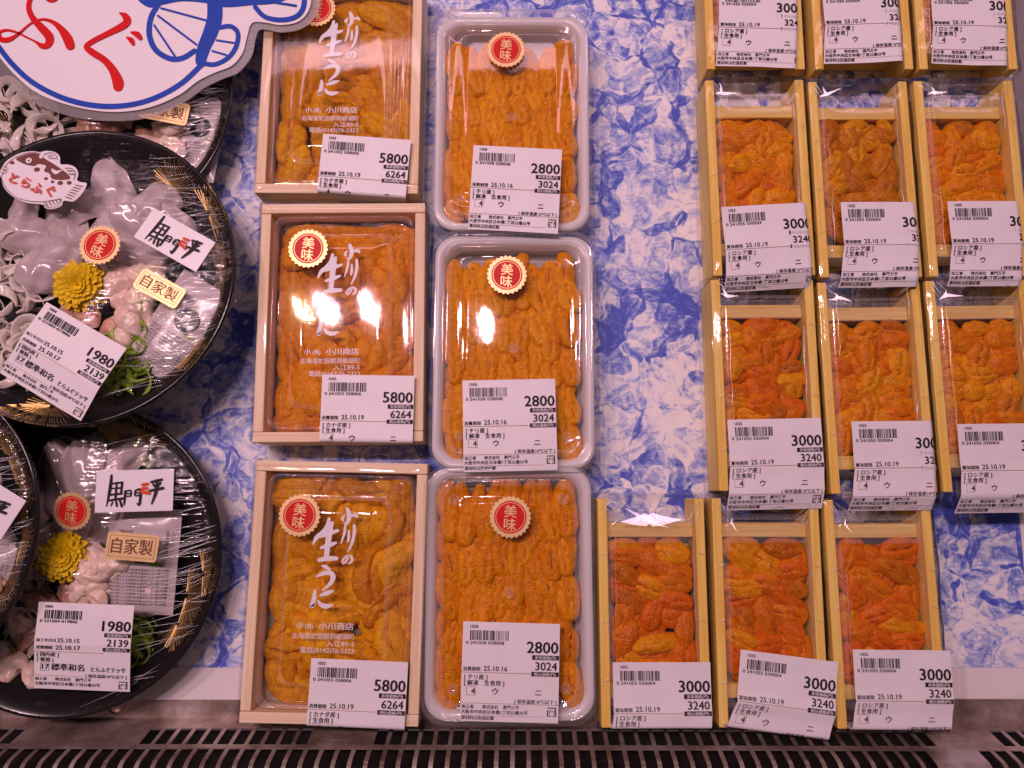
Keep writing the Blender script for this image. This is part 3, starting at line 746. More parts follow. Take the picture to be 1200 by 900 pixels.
    v = [(x + .0005 * noise.noise(Vector((x * 90, y * 90, z * 60 + seed))), y + .0005 * noise.noise(Vector((x * 90, y * 90, z * 60 + seed + 9))), z + .00005 * noise.noise(Vector((x * 80, y * 80, seed)))) for x, y, z in v]
    mesh_ob('wrap', v, f, M['box_film'], t, smooth=True)
    p = hit(*sl_seal[seed], Mx, BH + .0030); seal(t, p, R(-4))
    cpx, cpy, lr, v0 = lab
    p = hit(cpx, cpy, Mx, BH + .0028)
    price_label(t, 'box', p, lr, (.0534, .0525), v0=p.y + hl3 - .0028, va=R(94), rip=.00025, seed=seed, bendr=.0016)
    return t
sl_seal = {1: (371, 10), 2: (361, 291), 3: (351, 604)}
OC = ((.74, .25, .003), (.84, .33, .006)); OD = ((.60, .22, .002), (.84, .40, .004))
urchin_box(399, 96, R(-.3), 'wooden box of sea urchin priced 5800, cut by the top edge', OD, (379, 157, R(-4), .05), 1, True)
urchin_box(399, 375, R(.4), 'wooden box of sea urchin priced 5800 with bright lamp glare, middle of its column', OC, (378, 439, R(-1.2), .05), 2, True)
urchin_box(393, 692, R(-1.2), 'wooden box of sea urchin priced 5800, lowest of its column next to the grille', OD, (365, 771, R(-1.2), .05), 3, False)

# ------------------------------------------------------------------ plastic 2800 packs
PW, PL, PH = .0955, .1405, .030
def urchin_pack(cx, cy_, rz, label, cols, lab, sealpx, seed, fill, hazy):
    c = at(cx, cy_, PH); c.z = 0
    Mx = frame(c, rz); t = thing('sea_urchin_pack', Mx, label, 'plastic pack', 'white plastic packs of sea urchin at 2800 yen')
    hw, hl = PW / 2, PL / 2
    rr = lambda d, z, r=.013: rr_ring(hw - d, hl - d, max(r - d * .3, .004), z, 8, 6)
    v, f = loft([rr(.011, .0012), rr(.007, .010), rr(.0055, PH - .008), rr(.004, PH - .006), rr(.0006, PH - .0055), rr(0, PH - .0075), rr(.0008, PH - .008)], cap_top=False, cap_bot=True)
    o = mesh_ob('tray', v, f, M['tray_white'], t, smooth=True)
    sm = o.modifiers.new('solid', 'SOLIDIFY'); sm.thickness = .0006; sm.offset = 1
    rnd = random.Random(seed)
    iw, il = hw - .0096, hl - .0085
    rows = 10; nc_ = 8
    for j in range(rows):
        y = il * fill - .010 - (il * (1 + fill) - .020) * j / (rows - 1)
        for i in range(nc_):
            x = -iw + .002 + (2 * iw - .004) * (i + .25 * (j % 2)) / (nc_ - .5) + rnd.uniform(-.0014, .0014)
            put('urchin_piece', rnd.choice(PACK_LOBES), t, (x, max(-il + .006, y + rnd.uniform(-.003, .003)), .0160 + .0012 * (j % 2) + rnd.uniform(-.0008, .0010)),
                (rnd.uniform(-.2, .2), rnd.uniform(.02, .20), math.pi / 2 + rnd.uniform(-.28, .28)), mixc(cols[0], cols[1], rnd.random()), rnd.uniform(.85, 1.08))
    # snap-on clear lid: double rim, raised panel, five round dimples
    R_ = [rr(-.0010, PH - .0045), rr(-.0008, PH + .0003), rr(.0012, PH + .0012), rr(.0034, PH + .0008), rr(.0044, PH - .0015), rr(.0062, PH - .0018), rr(.0076, PH - .0002), rr(.0092, PH - .0002), rr(.0108, PH - .0016),
          rr(.019, PH - .0016, .010), rr(.0200, PH - .0008, .010), rr(.0210, PH - .0008, .010)]
    for q in (.72, .45, .2): R_.append(rr_ring((hw - .021) * q, (hl - .021) * q, .004 * q, PH - .0008, 8, 6))
    v, f = loft(R_); n_ = len(R_[0]); lid = mesh_ob('lid', v, f, [M['lid_hazy' if hazy else 'lid'], M['lid_edge']], t, [1 if i < 8 * n_ else 0 for i in range(len(f))], smooth=True)
    for dx, dy in ((-1, 1), (1, 1), (-1, -1), (1, -1), (0, 0)):
        x, y = dx * (hw - .0165), dy * (hl - .0185); ring = []
        for r_, z_ in ((.0032, 0), (.0029, .0007), (.0024, .0007), (.0021, -.0004)):
            ring.append([(x + r_ * math.cos(2 * math.pi * i / 20), y + r_ * math.sin(2 * math.pi * i / 20), PH - .0014 + (.0008 if dx == 0 else 0) + z_) for i in range(20)])
        v, f = loft(ring); mesh_ob('dimple', v, f, M['lid_edge'], lid, smooth=True)
    p = hit(*sealpx, Mx, PH + .0012); seal(t, p, R(-3))
    p = hit(lab[0], lab[1], Mx, PH + .0016)
    price_label(t, 'pack', p, lab[2], (.0537, .0528), v0=.044, va=R(4), rip=.00018, seed=seed + 5, v1=.05, vb=R(0))
OP = ((.70, .25, .002), (.82, .34, .003))
urchin_pack(600, 137, R(-.2), 'white plastic pack of sea urchin priced 2800, highest of its column', OP, (555, 170, R(-3)), (593, 58), 11, .86, True)
urchin_pack(602, 408, R(-.3), 'white plastic pack of sea urchin priced 2800 with pink lamp glare, middle of its column', OP, (542, 446, R(1.5)), (594, 322), 12, .90, True)
urchin_pack(596.5, 695, R(.2), 'white plastic pack of sea urchin priced 2800, lowest of its column next to the grille', ((.66, .22, .002), (.76, .28, .003)), (543, 728, R(-1.8)), (598, 606), 13, .99, False)

# ------------------------------------------------------------------ slim wooden 3000 trays
TW, TL, TH = .0610, .1250, .027
_sp = Print()
for _k in range(3): _sp.text('賞味期限　保存方法　要冷蔵', 0.0, -.0018 * _k, .0014, 0)
def urchin_tray(cx, cy_, rz, label, cols, lab, seed, redd=.3):
    c = at(cx, cy_, TH); c.z = 0
    Mx = frame(c, rz); t = thing('sea_urchin_tray', Mx, label, 'tray', 'slim wooden trays of sea urchin at 3000 yen')
    hw, hl, th = TW / 2, TL / 2, .0054
    for s in (-1, 1):
        box('side_rail', *sorted((s * hw, s * (hw - th))), -hl, hl, .0006, TH, M['cedar_y'], t)
        box('end_board', -hw + th + .0002, hw - th - .0002, *sorted((s * (hl - .0140), s * (hl - .0220))), .0010, TH - .006, M['cedar_x'], t)
    box('base_board', -hw + th + .0002, hw - th - .0002, -hl + .0221, hl - .0221, .003, .006, M['board'], t, 0)
    rnd = random.Random(seed)
    iw, il = hw - th - .0004, hl - .0222
    y = il - .0045; k = 0
    while y > -il + .003:
        front = cy_ > 600; n = (3 if front else 4) if k % 2 else (2 if front else 3)
        for i in range(n):
            x = -iw + .0062 + (2 * iw - .0124) * i / (n - 1) + rnd.uniform(-.0015, .0015)
            x = max(-iw + .0062, min(iw - .0062, x))
            cc = mixc(cols[0], cols[1], rnd.random())
            u = rnd.random()
            if u < redd: cc = mixc(cc, (.70, .11, .003), .5)
            elif u > .82: cc = mixc(cc, (.84, .38, .006), .6)
            elif u > .74: cc = mixc(cc, (.46, .13, .006), .6)
            a = rnd.gauss(0, .45) if rnd.random() < .66 else math.pi / 2 + rnd.uniform(-.5, .5)
            if front: a = rnd.gauss(-.25, .35) if rnd.random() < .7 else math.pi / 2 + rnd.uniform(-.5, .5)
            sl_ = (rnd.uniform(1.15, 1.45), rnd.uniform(.95, 1.15), 1) if front else (rnd.uniform(.82, 1.18),) * 3
            ex = abs(math.cos(a)) * .0108 * sl_[0] + abs(math.sin(a)) * .0066 * sl_[1]; ey = abs(math.sin(a)) * .0108 * sl_[0] + abs(math.cos(a)) * .0066 * sl_[1]
            x = max(-iw + ex * .78, min(iw - ex * .78, x)); yv = max(-il + ey * .70, min(il - ey * .70, y + rnd.uniform(-.0022, .0022)))
            put('urchin_piece', rnd.choice(TRAY_LOBES), t, (x, yv, .0182 + .0008 * (i % 2) + rnd.uniform(-.001, .0012)),
                (rnd.uniform(.0, .20), rnd.uniform(-.10, .14), a + (math.pi if rnd.random() < .5 else 0)), cc, sl_)
        y -= .0078; k += 1
    for _ in range(30):
        put('urchin_piece', rnd.choice(TRAY_LOBES), t, (rnd.uniform(-iw + .008, iw - .008), rnd.uniform(-il + .007, il - .007), .0158), (0, 0, rnd.uniform(0, 6.28)), cols[0], 1.1)
    # clear cover over the fish, sloped ends
    a, b = hw - .0048, hl - .0085
    z0 = TH - .005; zt = TH + .0022
    R_ = [rr_ring(a, b, .004, z0), rr_ring(a - .0006, b - .001, .005, zt - .0022), rr_ring(a - .0018, b - .0024, .0055, zt - .0004), rr_ring(a - .003, b - .0036, .006, zt)]
    for q in (.75, .5, .25): R_.append(rr_ring((a - .003) * q, (b - .0036) * q, .006 * q, zt + .0002))
    v, f = loft(R_); n_ = len(R_[0])
    mesh_ob('lid', v, f, [M['lid'], M['lid_edge']], t, [1 if i < 3 * n_ else 0 for i in range(len(f))], smooth=True)
    # misted far end of the cover, between the end board and the slope
    vv = [(x, y_, zt + .0005 + .0002 * noise.noise(Vector((x * 300, y_ * 300, seed)))) for y_ in [b - .0045 - .0115 * j / 5 for j in range(6)] for x in [(-a + .004) + (2 * a - .008) * i / 8 for i in range(9)]]
    mesh_ob('mist', vv, [(j * 9 + i, j * 9 + i + 1, j * 9 + i + 10, j * 9 + i + 9) for j in range(5) for i in range(8)], M['lid_edge'], t, smooth=True)
    # loose clear bag round the whole tray
    h3, l3 = hw + .0016, hl + .0020
    zz = TH + .0030
    R_ = [rr_ring(h3 + .001, l3 + .001, .002, .0008, 3, 16), rr_ring(h3 + .0016, l3 + .001, .002, TH * .5, 3, 16), rr_ring(h3, l3, .002, TH + .0006, 3, 16), rr_ring(h3 - .0012, l3 - .0015, .002, TH + .0014, 3, 16), rr_ring(h3 - .0035, l3 - .005, .002, TH + .0022, 3, 16),
          rr_ring(h3 - .008, l3 - .012, .003, zz, 3, 16), rr_ring(h3 - .014, l3 - .024, .003, zz, 3, 16), rr_ring(h3 * .35, l3 * .45, .002, zz, 3, 16)]
    v, f = loft(R_)
    w_ = []
    for x, y, z in v:
        e = max(0.0, abs(y) / hl - .62) * 2.2
        n1 = noise.noise(Vector((x * 110 + seed * 7, y * 50, z * 40))); n2 = noise.noise(Vector((x * 60, y * 160 + seed * 3, 4.4)))
        dz = (.0003 + .0012 * e) * n1 + .0006 * e * n2
        w_.append((x + .0009 * noise.noise(Vector((y * 70, z * 90, seed))), y + .0008 * n2, max(.0006, z + (max(dz, -.0006) if z > TH else 0))))
    wr = mesh_ob('wrap', w_, f, M['film'], t, smooth=True)
    cl = []
    for sx in (-1, 1):
        x = sx * (hw - .0072 - rnd.uniform(0, .0025)); ph = rnd.uniform(0, 6)
        for part in range(3):
            ya = hl * rnd.uniform(-.95, .7); yb = ya + hl * rnd.uniform(.25, .8)
            cl.append([(x + .0004 * math.sin(k * .9 + ph), ya + (min(yb, hl * .95) - ya) * k / 12, zz + .0003) for k in range(13)])
        for part in range(3):
            a0 = rnd.uniform(.3, 1.2); x0, y0_ = sx * (hw - rnd.uniform(.001, .006)), hl - rnd.uniform(.0005, .004); l = rnd.uniform(.005, .014)
            cl.append([(x0 - sx * l * k / 6 * math.cos(a0), y0_ - l * k / 6 * math.sin(a0), TH + .0022 + .0012 * min(1, k / 3)) for k in range(7)])
    for part in range(4):
        x0 = rnd.uniform(-hw * .7, hw * .6); cl.append([(x0 + rnd.uniform(.004, .010) * k / 6, hl - .004 - rnd.uniform(0, .001) - .009 * (part % 2) , TH + .0032) for k in range(7)])
    for part in range(3):
        y0_ = hl * (.45 - .5 * part) + rnd.uniform(-.006, .006)
        for sx in (-1, 1): cl.append([(sx * (hw - .0002 - .0050 * k / 5), y0_ + .0004 * k, TH + .0016 + .0010 * k / 5) for k in range(6)])
    creases(wr, cl, .00024)
    if 0 < cy_ < 600:
        glint(wr, Mx, Vector((-hw + .0085 + rnd.uniform(-.001, .001), hl - .0105, zz + .0010)), ((98 + rnd.uniform(-25, 25), rnd.uniform(.004, .008), .0016), (190 + rnd.uniform(-20, 30), rnd.uniform(.003, .006), .0022), (-8 + rnd.uniform(-20, 20), rnd.uniform(.006, .011), .0024)))
    elif seed == 110:
        glint(wr, Mx, Vector((-.002, hl - .0115, zz + .0010)), ((182, .016, .0080), (-3, .018, .0085), (152, .016, .0030), (-28, .012, .0026)))
    else:
        glint(wr, Mx, Vector((-hw + .010, hl - .0140, zz + .0010)), ((90, .0040, .0009), (-60, .0060, .0009)))
    # fine print running down the side of the bag
    sp = mesh_ob('side_print', [((h3 + .0006), -.035, .010), ((h3 + .0006), .035, .010), ((h3 + .0006), .035, .0225), ((h3 + .0006), -.035, .0225)], [(0, 1, 2, 3)], M['film'], t)
    P = Print()
    for q in range(5): P.text('ウニ　要冷蔵　開封後はお早めにお召し上がり下さい　保存方法', -.034, .0108 + .0024 * q, .0021, 0)
    P.build('print', M['ink'], sp, lambda x, y, dz: (h3 + .0009 + dz, x, y))
    cpx, cpy, lr, fold, ang, u0, kw = lab
    p = hit(cpx, cpy, Mx, zz + .0020)
    price_label(t, 'tray', p, lr, (.0537, .0525), v0=p.y + l3 - (.0045 if cy_ > 600 else .001), va=R(98 if cy_ > 600 else ang * 1.6), bendr=(.0016 if cy_ > 600 else .003), u0=u0, ua=R(78) if u0 < 1 else 0, rip=.0004, seed=seed, **kw)
CA = ((.72, .22, .003), (.84, .32, .006)); CB = ((.66, .18, .003), (.78, .26, .005)); CC = ((.66, .16, .003), (.76, .23, .004))
# row by row, far to near: centre px, turn, colours, label corner px / turn / fold
urchin_tray(881, -27, R(0), 'slim 3000 yen urchin tray cut by the top edge, left of three', CA, (842, -14, R(-1.5), .62, 16, .0465, {'shear': 0.1}), 101, 0.1)
urchin_tray(1006, -27, R(0), 'slim 3000 yen urchin tray cut by the top edge, middle of three', CB, (962, -16, R(2), .62, 16, .0450, {'lift': .006, 'shear': 0.14}), 102, 0.06)
urchin_tray(1126, -27, R(0), 'slim 3000 yen urchin tray cut by the top edge, right one in the corner', CA, (1090, -16, R(-1), .60, 14, .0440, {'tail': .004, 'shear': 0.12}), 103, 0.06)
urchin_tray(890, 206, R(.4), 'slim 3000 yen urchin tray with orange pieces, left of the second row from top', CA, (845, 243, R(3), .60, 20, .0485, {'shear': 0.08}), 104, 0.06)
urchin_tray(1013, 208, R(.3), 'slim 3000 yen urchin tray with dull brown pieces, middle of the second row from top', ((.52, .17, .008), (.64, .23, .010)), (985, 237, R(0), .60, 18, .0425, {'lift': .004, 'shear': 0.14}), 105, 0.04)
urchin_tray(1139, 207, R(.3), 'slim 3000 yen urchin tray with small mixed pieces, right of the second row from top', CA, (1110, 236, R(0), .60, 18, .0405, {'tail': .004, 'shear': 0.14}), 106, 0.12)
urchin_tray(899, 449, R(.2), 'slim 3000 yen urchin tray with red and yellow pieces, left of the third row', CB, (852, 492, R(1), .66, 16, .9, {'shear': 0.1}), 107, 0.38)
urchin_tray(1027, 452, R(.6), 'slim 3000 yen urchin tray with small yellow pieces, middle of the third row', CA, (997, 494, R(0), .56, 22, .0445, {'lift': .004, 'shear': 0.14}), 108, 0.14)
urchin_tray(1156, 450, R(.6), 'slim 3000 yen urchin tray cut by the right edge in the third row', CA, (1121, 497, R(0), .58, 20, .045, {'tail': .003, 'shear': 0.12}), 109, 0.06)
urchin_tray(766, 716, R(.1), 'slim 3000 yen urchin tray in the front row beside the plastic pack', CC, (718, 776, R(0), .58, 22, .9, {'tail': .010, 'shear': 0.12}), 110, 0.38)
urchin_tray(902, 716, R(-.2), 'slim 3000 yen urchin tray with tilted price label, middle of the front row', CC, (868, 761, R(-7), .52, 22, .9, {'tail': .006, 'shear': 0.3}), 111, 0.4)
urchin_tray(1037, 717, R(.4), 'slim 3000 yen urchin tray at the right end of the front row', CC, (999, 761, R(-1), .58, 20, .9, {'tail': .006, 'lift': -.004, 'shear': 0.16}), 112, 0.4)

# ------------------------------------------------------------------ plates of puffer fish sashimi
PR = .0885
def prof_plate(r):
    if r < .052: return .0022
    if r < .080: t = (r - .052) / .028; return .0022 + .017 * t ** 1.5
    return .0192 + .0042 * (r - .080) / (PR - .080)
def film_z(x, y):
    r = math.hypot(x, y) / PR
    return .0245 + .0085 * max(0, 1 - r * r) ** .8
def plate_film(seed):
    v = []; f = []; na, nr = 200, 26
    for i in range(nr + 1):
        r = (PR + .0006) * (1 - i / nr) if i else PR + .0010
        for j in range(na):
            a = 2 * math.pi * j / na; x, y = r * math.cos(a), r * math.sin(a)
            z = film_z(x, y) - (.004 if i == 0 else 0)
            q = (r / PR) ** 4
            z += .0008 * q * noise.noise(Vector((a * 26, seed, r * 14))) + .0010 * (1 - q) * noise.noise(Vector((x * 38, y * 38, seed * 2.0)))
            v.append((x, y, z))
    for i in range(nr):
        for j in range(na):
            k = (j + 1) % na; f.append((i * na + j, i * na + k, (i + 1) * na + k, (i + 1) * na + j))
    return v, f
def plate_verts():
    pr = [(.0, .0), (.050, .0), (.062, .002), (.078, .0150), (.0875, .0215), (PR, .0230), (PR, .0246), (.0868, .0246), (.080, .0192), (.066, .0080), (.052, .0022), (.030, .0022), (.0005, .0022)]
    n = 120; rings = [[(r * math.cos(2 * math.pi * i / n), r * math.sin(2 * math.pi * i / n), z) for i in range(n)] for r, z in pr]
    rings[0] = [(.0005 * math.cos(2 * math.pi * i / n), .0005 * math.sin(2 * math.pi * i / n), 0) for i in range(n)]
    return loft(rings)
_pv = plate_verts()
PLATE_ME = bpy.data.meshes.new('plate'); PLATE_ME.from_pydata(_pv[0], [], _pv[1]); PLATE_ME.materials.append(M['black_plate'])
PLATE_ME.polygons.foreach_set('use_smooth', [True] * len(PLATE_ME.polygons))
def fans(rnd, angs):
    v = []; f = []
    for a0, r0, L in angs:
        cx, cy_ = r0 * math.cos(a0), r0 * math.sin(a0); base = a0 + rnd.uniform(-.5, .5)
        for k in range(30):
            th = base + R(-95 + 190 * k / 29) + rnd.uniform(-.03, .03); l = L * rnd.uniform(.8, 1.0); b = len(v); n = 5
            for i in range(n + 1):
                d = l * (.12 + .88 * i / n); x, y = cx + d * math.cos(th), cy_ + d * math.sin(th); r = math.hypot(x, y)
                if r > PR - .0005: x *= (PR - .0005) / r; y *= (PR - .0005) / r; r = PR - .0005
                z = prof_plate(r) + .0007 + (.0012 if r > .084 else 0); hx, hy = -math.sin(th) * .00015, math.cos(th) * .00015
                v += [(x + hx, y + hy, z), (x - hx, y - hy, z)]
            f += [(b + 2 * i, b + 2 * i + 1, b + 2 * i + 3, b + 2 * i + 2) for i in range(n)]
    return v, f
def slice_mesh(seed):
    rnd = random.Random(seed); L, W = .036 * rnd.uniform(.9, 1.15), .023 * rnd.uniform(.9, 1.15); n, k = 22, 16; v = []; f = []
    def top(u, a):
        t = u; s = math.sin(math.pi * (t ** .75) * .985 + .02) ** .5; x = (t - .5) * L; y = a * W / 2 * s * (1 + .14 * noise.noise(Vector((t * 3, seed, a))))
        z = .0065 * (1 - a * a) * s + .0028 * noise.noise(Vector((t * 4, a * 2.5, seed))) * (.4 + abs(a)) + .003 * math.sin(t * 3 + seed)
        return x, y + .10 * W * math.sin(t * 3 + seed), z
    for sd in (0, 1):
        for i in range(n + 1):
            for j in range(k + 1):
                x, y, z = top(i / n, -1 + 2 * j / k); e = min(1, 4 * (1 - abs(-1 + 2 * j / k))) * min(1, 6 * min(i / n, 1 - i / n) + .1)
                v.append((x, y, z - sd * .0016 * e))
    m = (n + 1) * (k + 1)
    for i in range(n):
        for j in range(k):
            a = i * (k + 1) + j; f.append((a, a + k + 1, a + k + 2, a + 1)); f.append((m + a, m + a + 1, m + a + k + 2, m + a + k + 1))
    me = bpy.data.meshes.new('sashimi_slice'); me.from_pydata(v, [], f); me.materials.append(M['slice']); me.polygons.foreach_set('use_smooth', [True] * len(me.polygons)); return me
SLICES = [slice_mesh(200 + k) for k in range(7)]
def strand_mesh(name, seed, L, wd, th, mat, curl):
    rnd = random.Random(seed); n = 22; v = []; f = []; p = Vector((0, 0, 0)); a = 0; da = rnd.choice((-1, 1)) * curl * rnd.uniform(.6, 1.3)
    for i in range(n + 1):
        t = i / n; d = Vector((math.cos(a), math.sin(a), .25 * math.sin(t * 7 + seed))); p = p + d * (L / n); a += da / n * 3 + .22 * noise.noise(Vector((t * 5, seed, 0)))
        nx = Vector((-math.sin(a), math.cos(a), 0)); w_ = wd * (.7 + .5 * noise.noise(Vector((t * 6, seed, 3)))) * min(1, .3 + 4 * min(t, 1 - t))
        tw = 1.1 * math.sin(t * 5 + seed); up = Vector((0, 0, 1)) * math.cos(tw) + nx * math.sin(tw); sd = nx * math.cos(tw) - Vector((0, 0, 1)) * math.sin(tw)
        for q in range(8):
            b = 2 * math.pi * q / 8; v.append(tuple(p + sd * (w_ * math.cos(b)) + up * (th * math.sin(b))))
    for i in range(n):
        for q in range(8): f.append((i * 8 + q, i * 8 + (q + 1) % 8, i * 8 + 8 + (q + 1) % 8, i * 8 + 8 + q))
    f.append(tuple(range(7, -1, -1))); f.append(tuple(range(n * 8, n * 8 + 8)))
    c = sum((Vector(x) for x in v), Vector()) / len(v); v = [tuple(Vector(x) - c) for x in v]
    me = bpy.data.meshes.new(name); me.from_pydata(v, [], f); me.materials.append(mat); me.polygons.foreach_set('use_smooth', [True] * len(me.polygons)); return me
STRIPS = [strand_mesh('skin_strip', 300 + k, .042, .0036, .0004, M['skin'], 1.7) for k in range(8)]
GREENS = [strand_mesh('green_strand', 330 + k, .026, .0023, .0006, M['green'], 1.6) for k in range(6)]
CHUNKS = lobe_set('meat_chunk', 8, .020, .0125, .0060, M['meat'], .25, .7, .26, 400, .6)
PINKS = lobe_set('pink_trim', 5, .026, .013, .0050, M['pinkmeat'], .25, .6, .28, 440, .6)
def flower_mesh():
    v = []; f = []; rnd = random.Random(5)
    for ring_, (n, r0, L, zb, up) in enumerate(((24, .003, .0084, .001, .05), (24, .003, .0080, .0022, .22), (24, .0028, .0072, .0034, .40), (22, .0024, .0062, .0044, .60), (18, .0018, .0052, .0052, .85), (14, .0010, .0042, .0056, 1.1), (8, .0003, .0036, .0058, 1.35))):
        for k in range(n):
            a = 2 * math.pi * (k + .5 * (ring_ % 2)) / n + rnd.uniform(-.12, .12); l = L * rnd.uniform(.85, 1.1); u = up + rnd.uniform(-.12, .12); b = len(v)
            for i in range(5):
                t = i / 4; d = r0 + l * t * math.cos(u * (1 - .3 * t)); z = zb + l * t * math.sin(u * (1 - .3 * t)); h = .00150 * math.sin(math.pi * (.15 + .62 * t))
                x, y = d * math.cos(a), d * math.sin(a); tx, ty = -math.sin(a) * h, math.cos(a) * h
                v += [(x + tx, y + ty, z + .0003), (x, y, z - .0002), (x - tx, y - ty, z + .0003)]
            for i in range(4):
                for q in (0, 1): f.append((b + 3 * i + q, b + 3 * i + q + 1, b + 3 * i + q + 4, b + 3 * i + q + 3))
    return v, f
_fl = flower_mesh(); FLOWER_ME = bpy.data.meshes.new('chrysanthemum'); FLOWER_ME.from_pydata(_fl[0], [], _fl[1]); FLOWER_ME.materials.append(M['petal'])

def card(name, parent, p, rot, w_, h_, mat, rad=.0, tilt=(0, 0), th=.00025, curl=0.0):
    r = max(rad, .0002)
    v, f = loft([rr_ring(w_ / 2, h_ / 2, r, 0, 4, 4), rr_ring(w_ / 2, h_ / 2, r, th, 4, 4)], cap_bot=True)
    if curl: v = [(x, y, z - curl * (x * x + .3 * y * y)) for x, y, z in v]
    o = mesh_ob(name, v, f, mat, parent); o.location = p; o.rotation_euler = (tilt[0], tilt[1], rot); return o
def shop_sticker(parent, p, rot, w_, h_, tilt=(0, 0), curl=0.0):
    o = card('shop_sticker', parent, p, rot, w_, h_, M['sign_white'], 0, tilt, curl=curl)
    P = Print(); k = w_ / 345.0
    def q(pts): return [((x - 632) * k, -(y - 384) * k, wd * k * 1.45) for x, y, wd in pts]
    B = [[(527, 312, 8), (523, 375, 11), (511, 452, 4)], [(528, 350, 6), (575, 345, 7)], [(576, 345, 8), (573, 396, 8)], [(532, 372, 5), (570, 370, 6)], [(526, 400, 7), (576, 396, 7)], [(552, 345, 6), (549, 420, 8)],
         [(520, 426, 7), (582, 418, 8)], [(537, 434, 5), (531, 450, 4)], [(553, 432, 6), (557, 451, 7)], [(570, 428, 7), (579, 453, 8)],
         [(592, 386, 8), (589, 444, 6)], [(592, 386, 5), (616, 383, 5), (616, 408, 5)], [(593, 397, 4), (615, 396, 4)], [(593, 409, 4), (615, 408, 4)], [(636, 384, 5), (659, 381, 7), (657, 446, 8), (645, 441, 3)], [(636, 384, 5), (636, 406, 5), (657, 404, 4)], [(637, 394, 4), (657, 393, 4)],
         [(706, 346, 7), (752, 336, 8)], [(714, 355, 6), (722, 369, 5)], [(747, 350, 6), (737, 366, 5)], [(699, 386, 7), (759, 375, 9)], [(731, 338, 8), (729, 390, 10), (711, 446, 4)]]
    for st in B: P.brush(q(st), 0, n=4)
    for st in ([(668, 358, 9), (690, 354, 9)], [(668, 375, 9), (687, 373, 9)], [(666, 390, 10), (698, 396, 11)]): P.brush(q(st), 1, n=3)
    P.build('print', [M['ink'], M['orange_ink']], o, lambda x, y, dz: (x, y, .0004 + dz - curl * (x * x + .3 * y * y)), .00003); return o
def gold_sticker(parent, p, rot, w_, h_, tilt=(0, 0)):
    o = card('gold_sticker', parent, p, rot, w_, h_, M['gold_paper'], .002, tilt)
    P = Print(); a, b = w_ / 2 - .0016, h_ / 2 - .0016; s = .0002
    for r_ in ((-a, -b, a, -b + s), (-a, b - s, a, b), (-a, -b, -a + s, b), (a - s, -b, a, b)): P.rect(*r_, 0)
    P.text('自家製', 0, -h_ * .22, h_ * .62, 0, 'c', .012, sx=min(1.15, (w_ * .84) / (h_ * .62 * 2.95)))
    P.build('print', M['brown'], o, lambda x, y, dz: (x, y, .00035 + dz)); return o
def packet(parent, p, rot, w_, h_, tilt=(0, 0)):
    n, k = 14, 20; v = []; f = []
    def z(u, q): return .0040 * (max(0, 1 - abs(u) ** 3) * max(0, 1 - abs(q) ** 6)) + .0006 * noise.noise(Vector((u * 4, q * 6, w_ * 900))) + .0003
    for j in range(k + 1):
        for i in range(n + 1):
            u, q = -1 + 2 * i / n, -1 + 2 * j / k; v.append((u * w_ / 2, q * h_ / 2, z(u, q)))
    for j in range(k):
        for i in range(n): a = j * (n + 1) + i; f.append((a, a + 1, a + n + 2, a + n + 1))
    o = mesh_ob('sauce_packet', v, f, M['packet'], parent, smooth=True); o.location = p; o.rotation_euler = (tilt[0], tilt[1], rot)
    P = Print()
    # grey text block on the lower half, dark round mark, small green leaves
    for j in range(10):
        y0 = -h_ * (.06 + .034 * j)
        vs = []; n_ = 10
        for i in range(n_ + 1): x = -w_ * .38 + w_ * .76 * i / n_; vs += [(x, y0 - h_ * .011), (x, y0 + h_ * .011)]
    P.lay = 0
    for j in range(11): P.text('名称ぽん酢しょうゆ原材料名醤油かんきつ果汁砂糖', -w_ * .40, -h_ * (.09 + .032 * j), h_ * .026, 0, sx=w_ * .80 / (h_ * .026 * 22.6))
    P.disc(w_ * .06, h_ * .10, w_ * .21, 1, 24, h_ * .12)
    P.text('酢', w_ * .06, h_ * .05, h_ * .10, 2, 'c', .01, step=True)
    P.lay = 0
    P.text('すだちの', w_ * .40, h_ * .30, h_ * .038, 0, 'l', rot=R(-90)); P.text('徳島産すだち果汁', w_ * .34, h_ * .30, h_ * .030, 0, 'l', rot=R(-90))
    P.text('OBANE', -w_ * .33, h_ * .26, h_ * .05, 0)
    for gx in (.14, .26, .2): P.poly([(w_ * gx, -h_ * .03), (w_ * (gx + .05), -h_ * .005), (w_ * (gx + .09), -h_ * .03), (w_ * (gx + .05), -h_ * .045)], 3)
    P.build('print', [M['packet_grey'], M['teal'], M['packet'], M['green']], o, lambda x, y, dz: (x, y, z(x / w_ * 2, y / h_ * 2) + .00025 + dz), .00006); return o
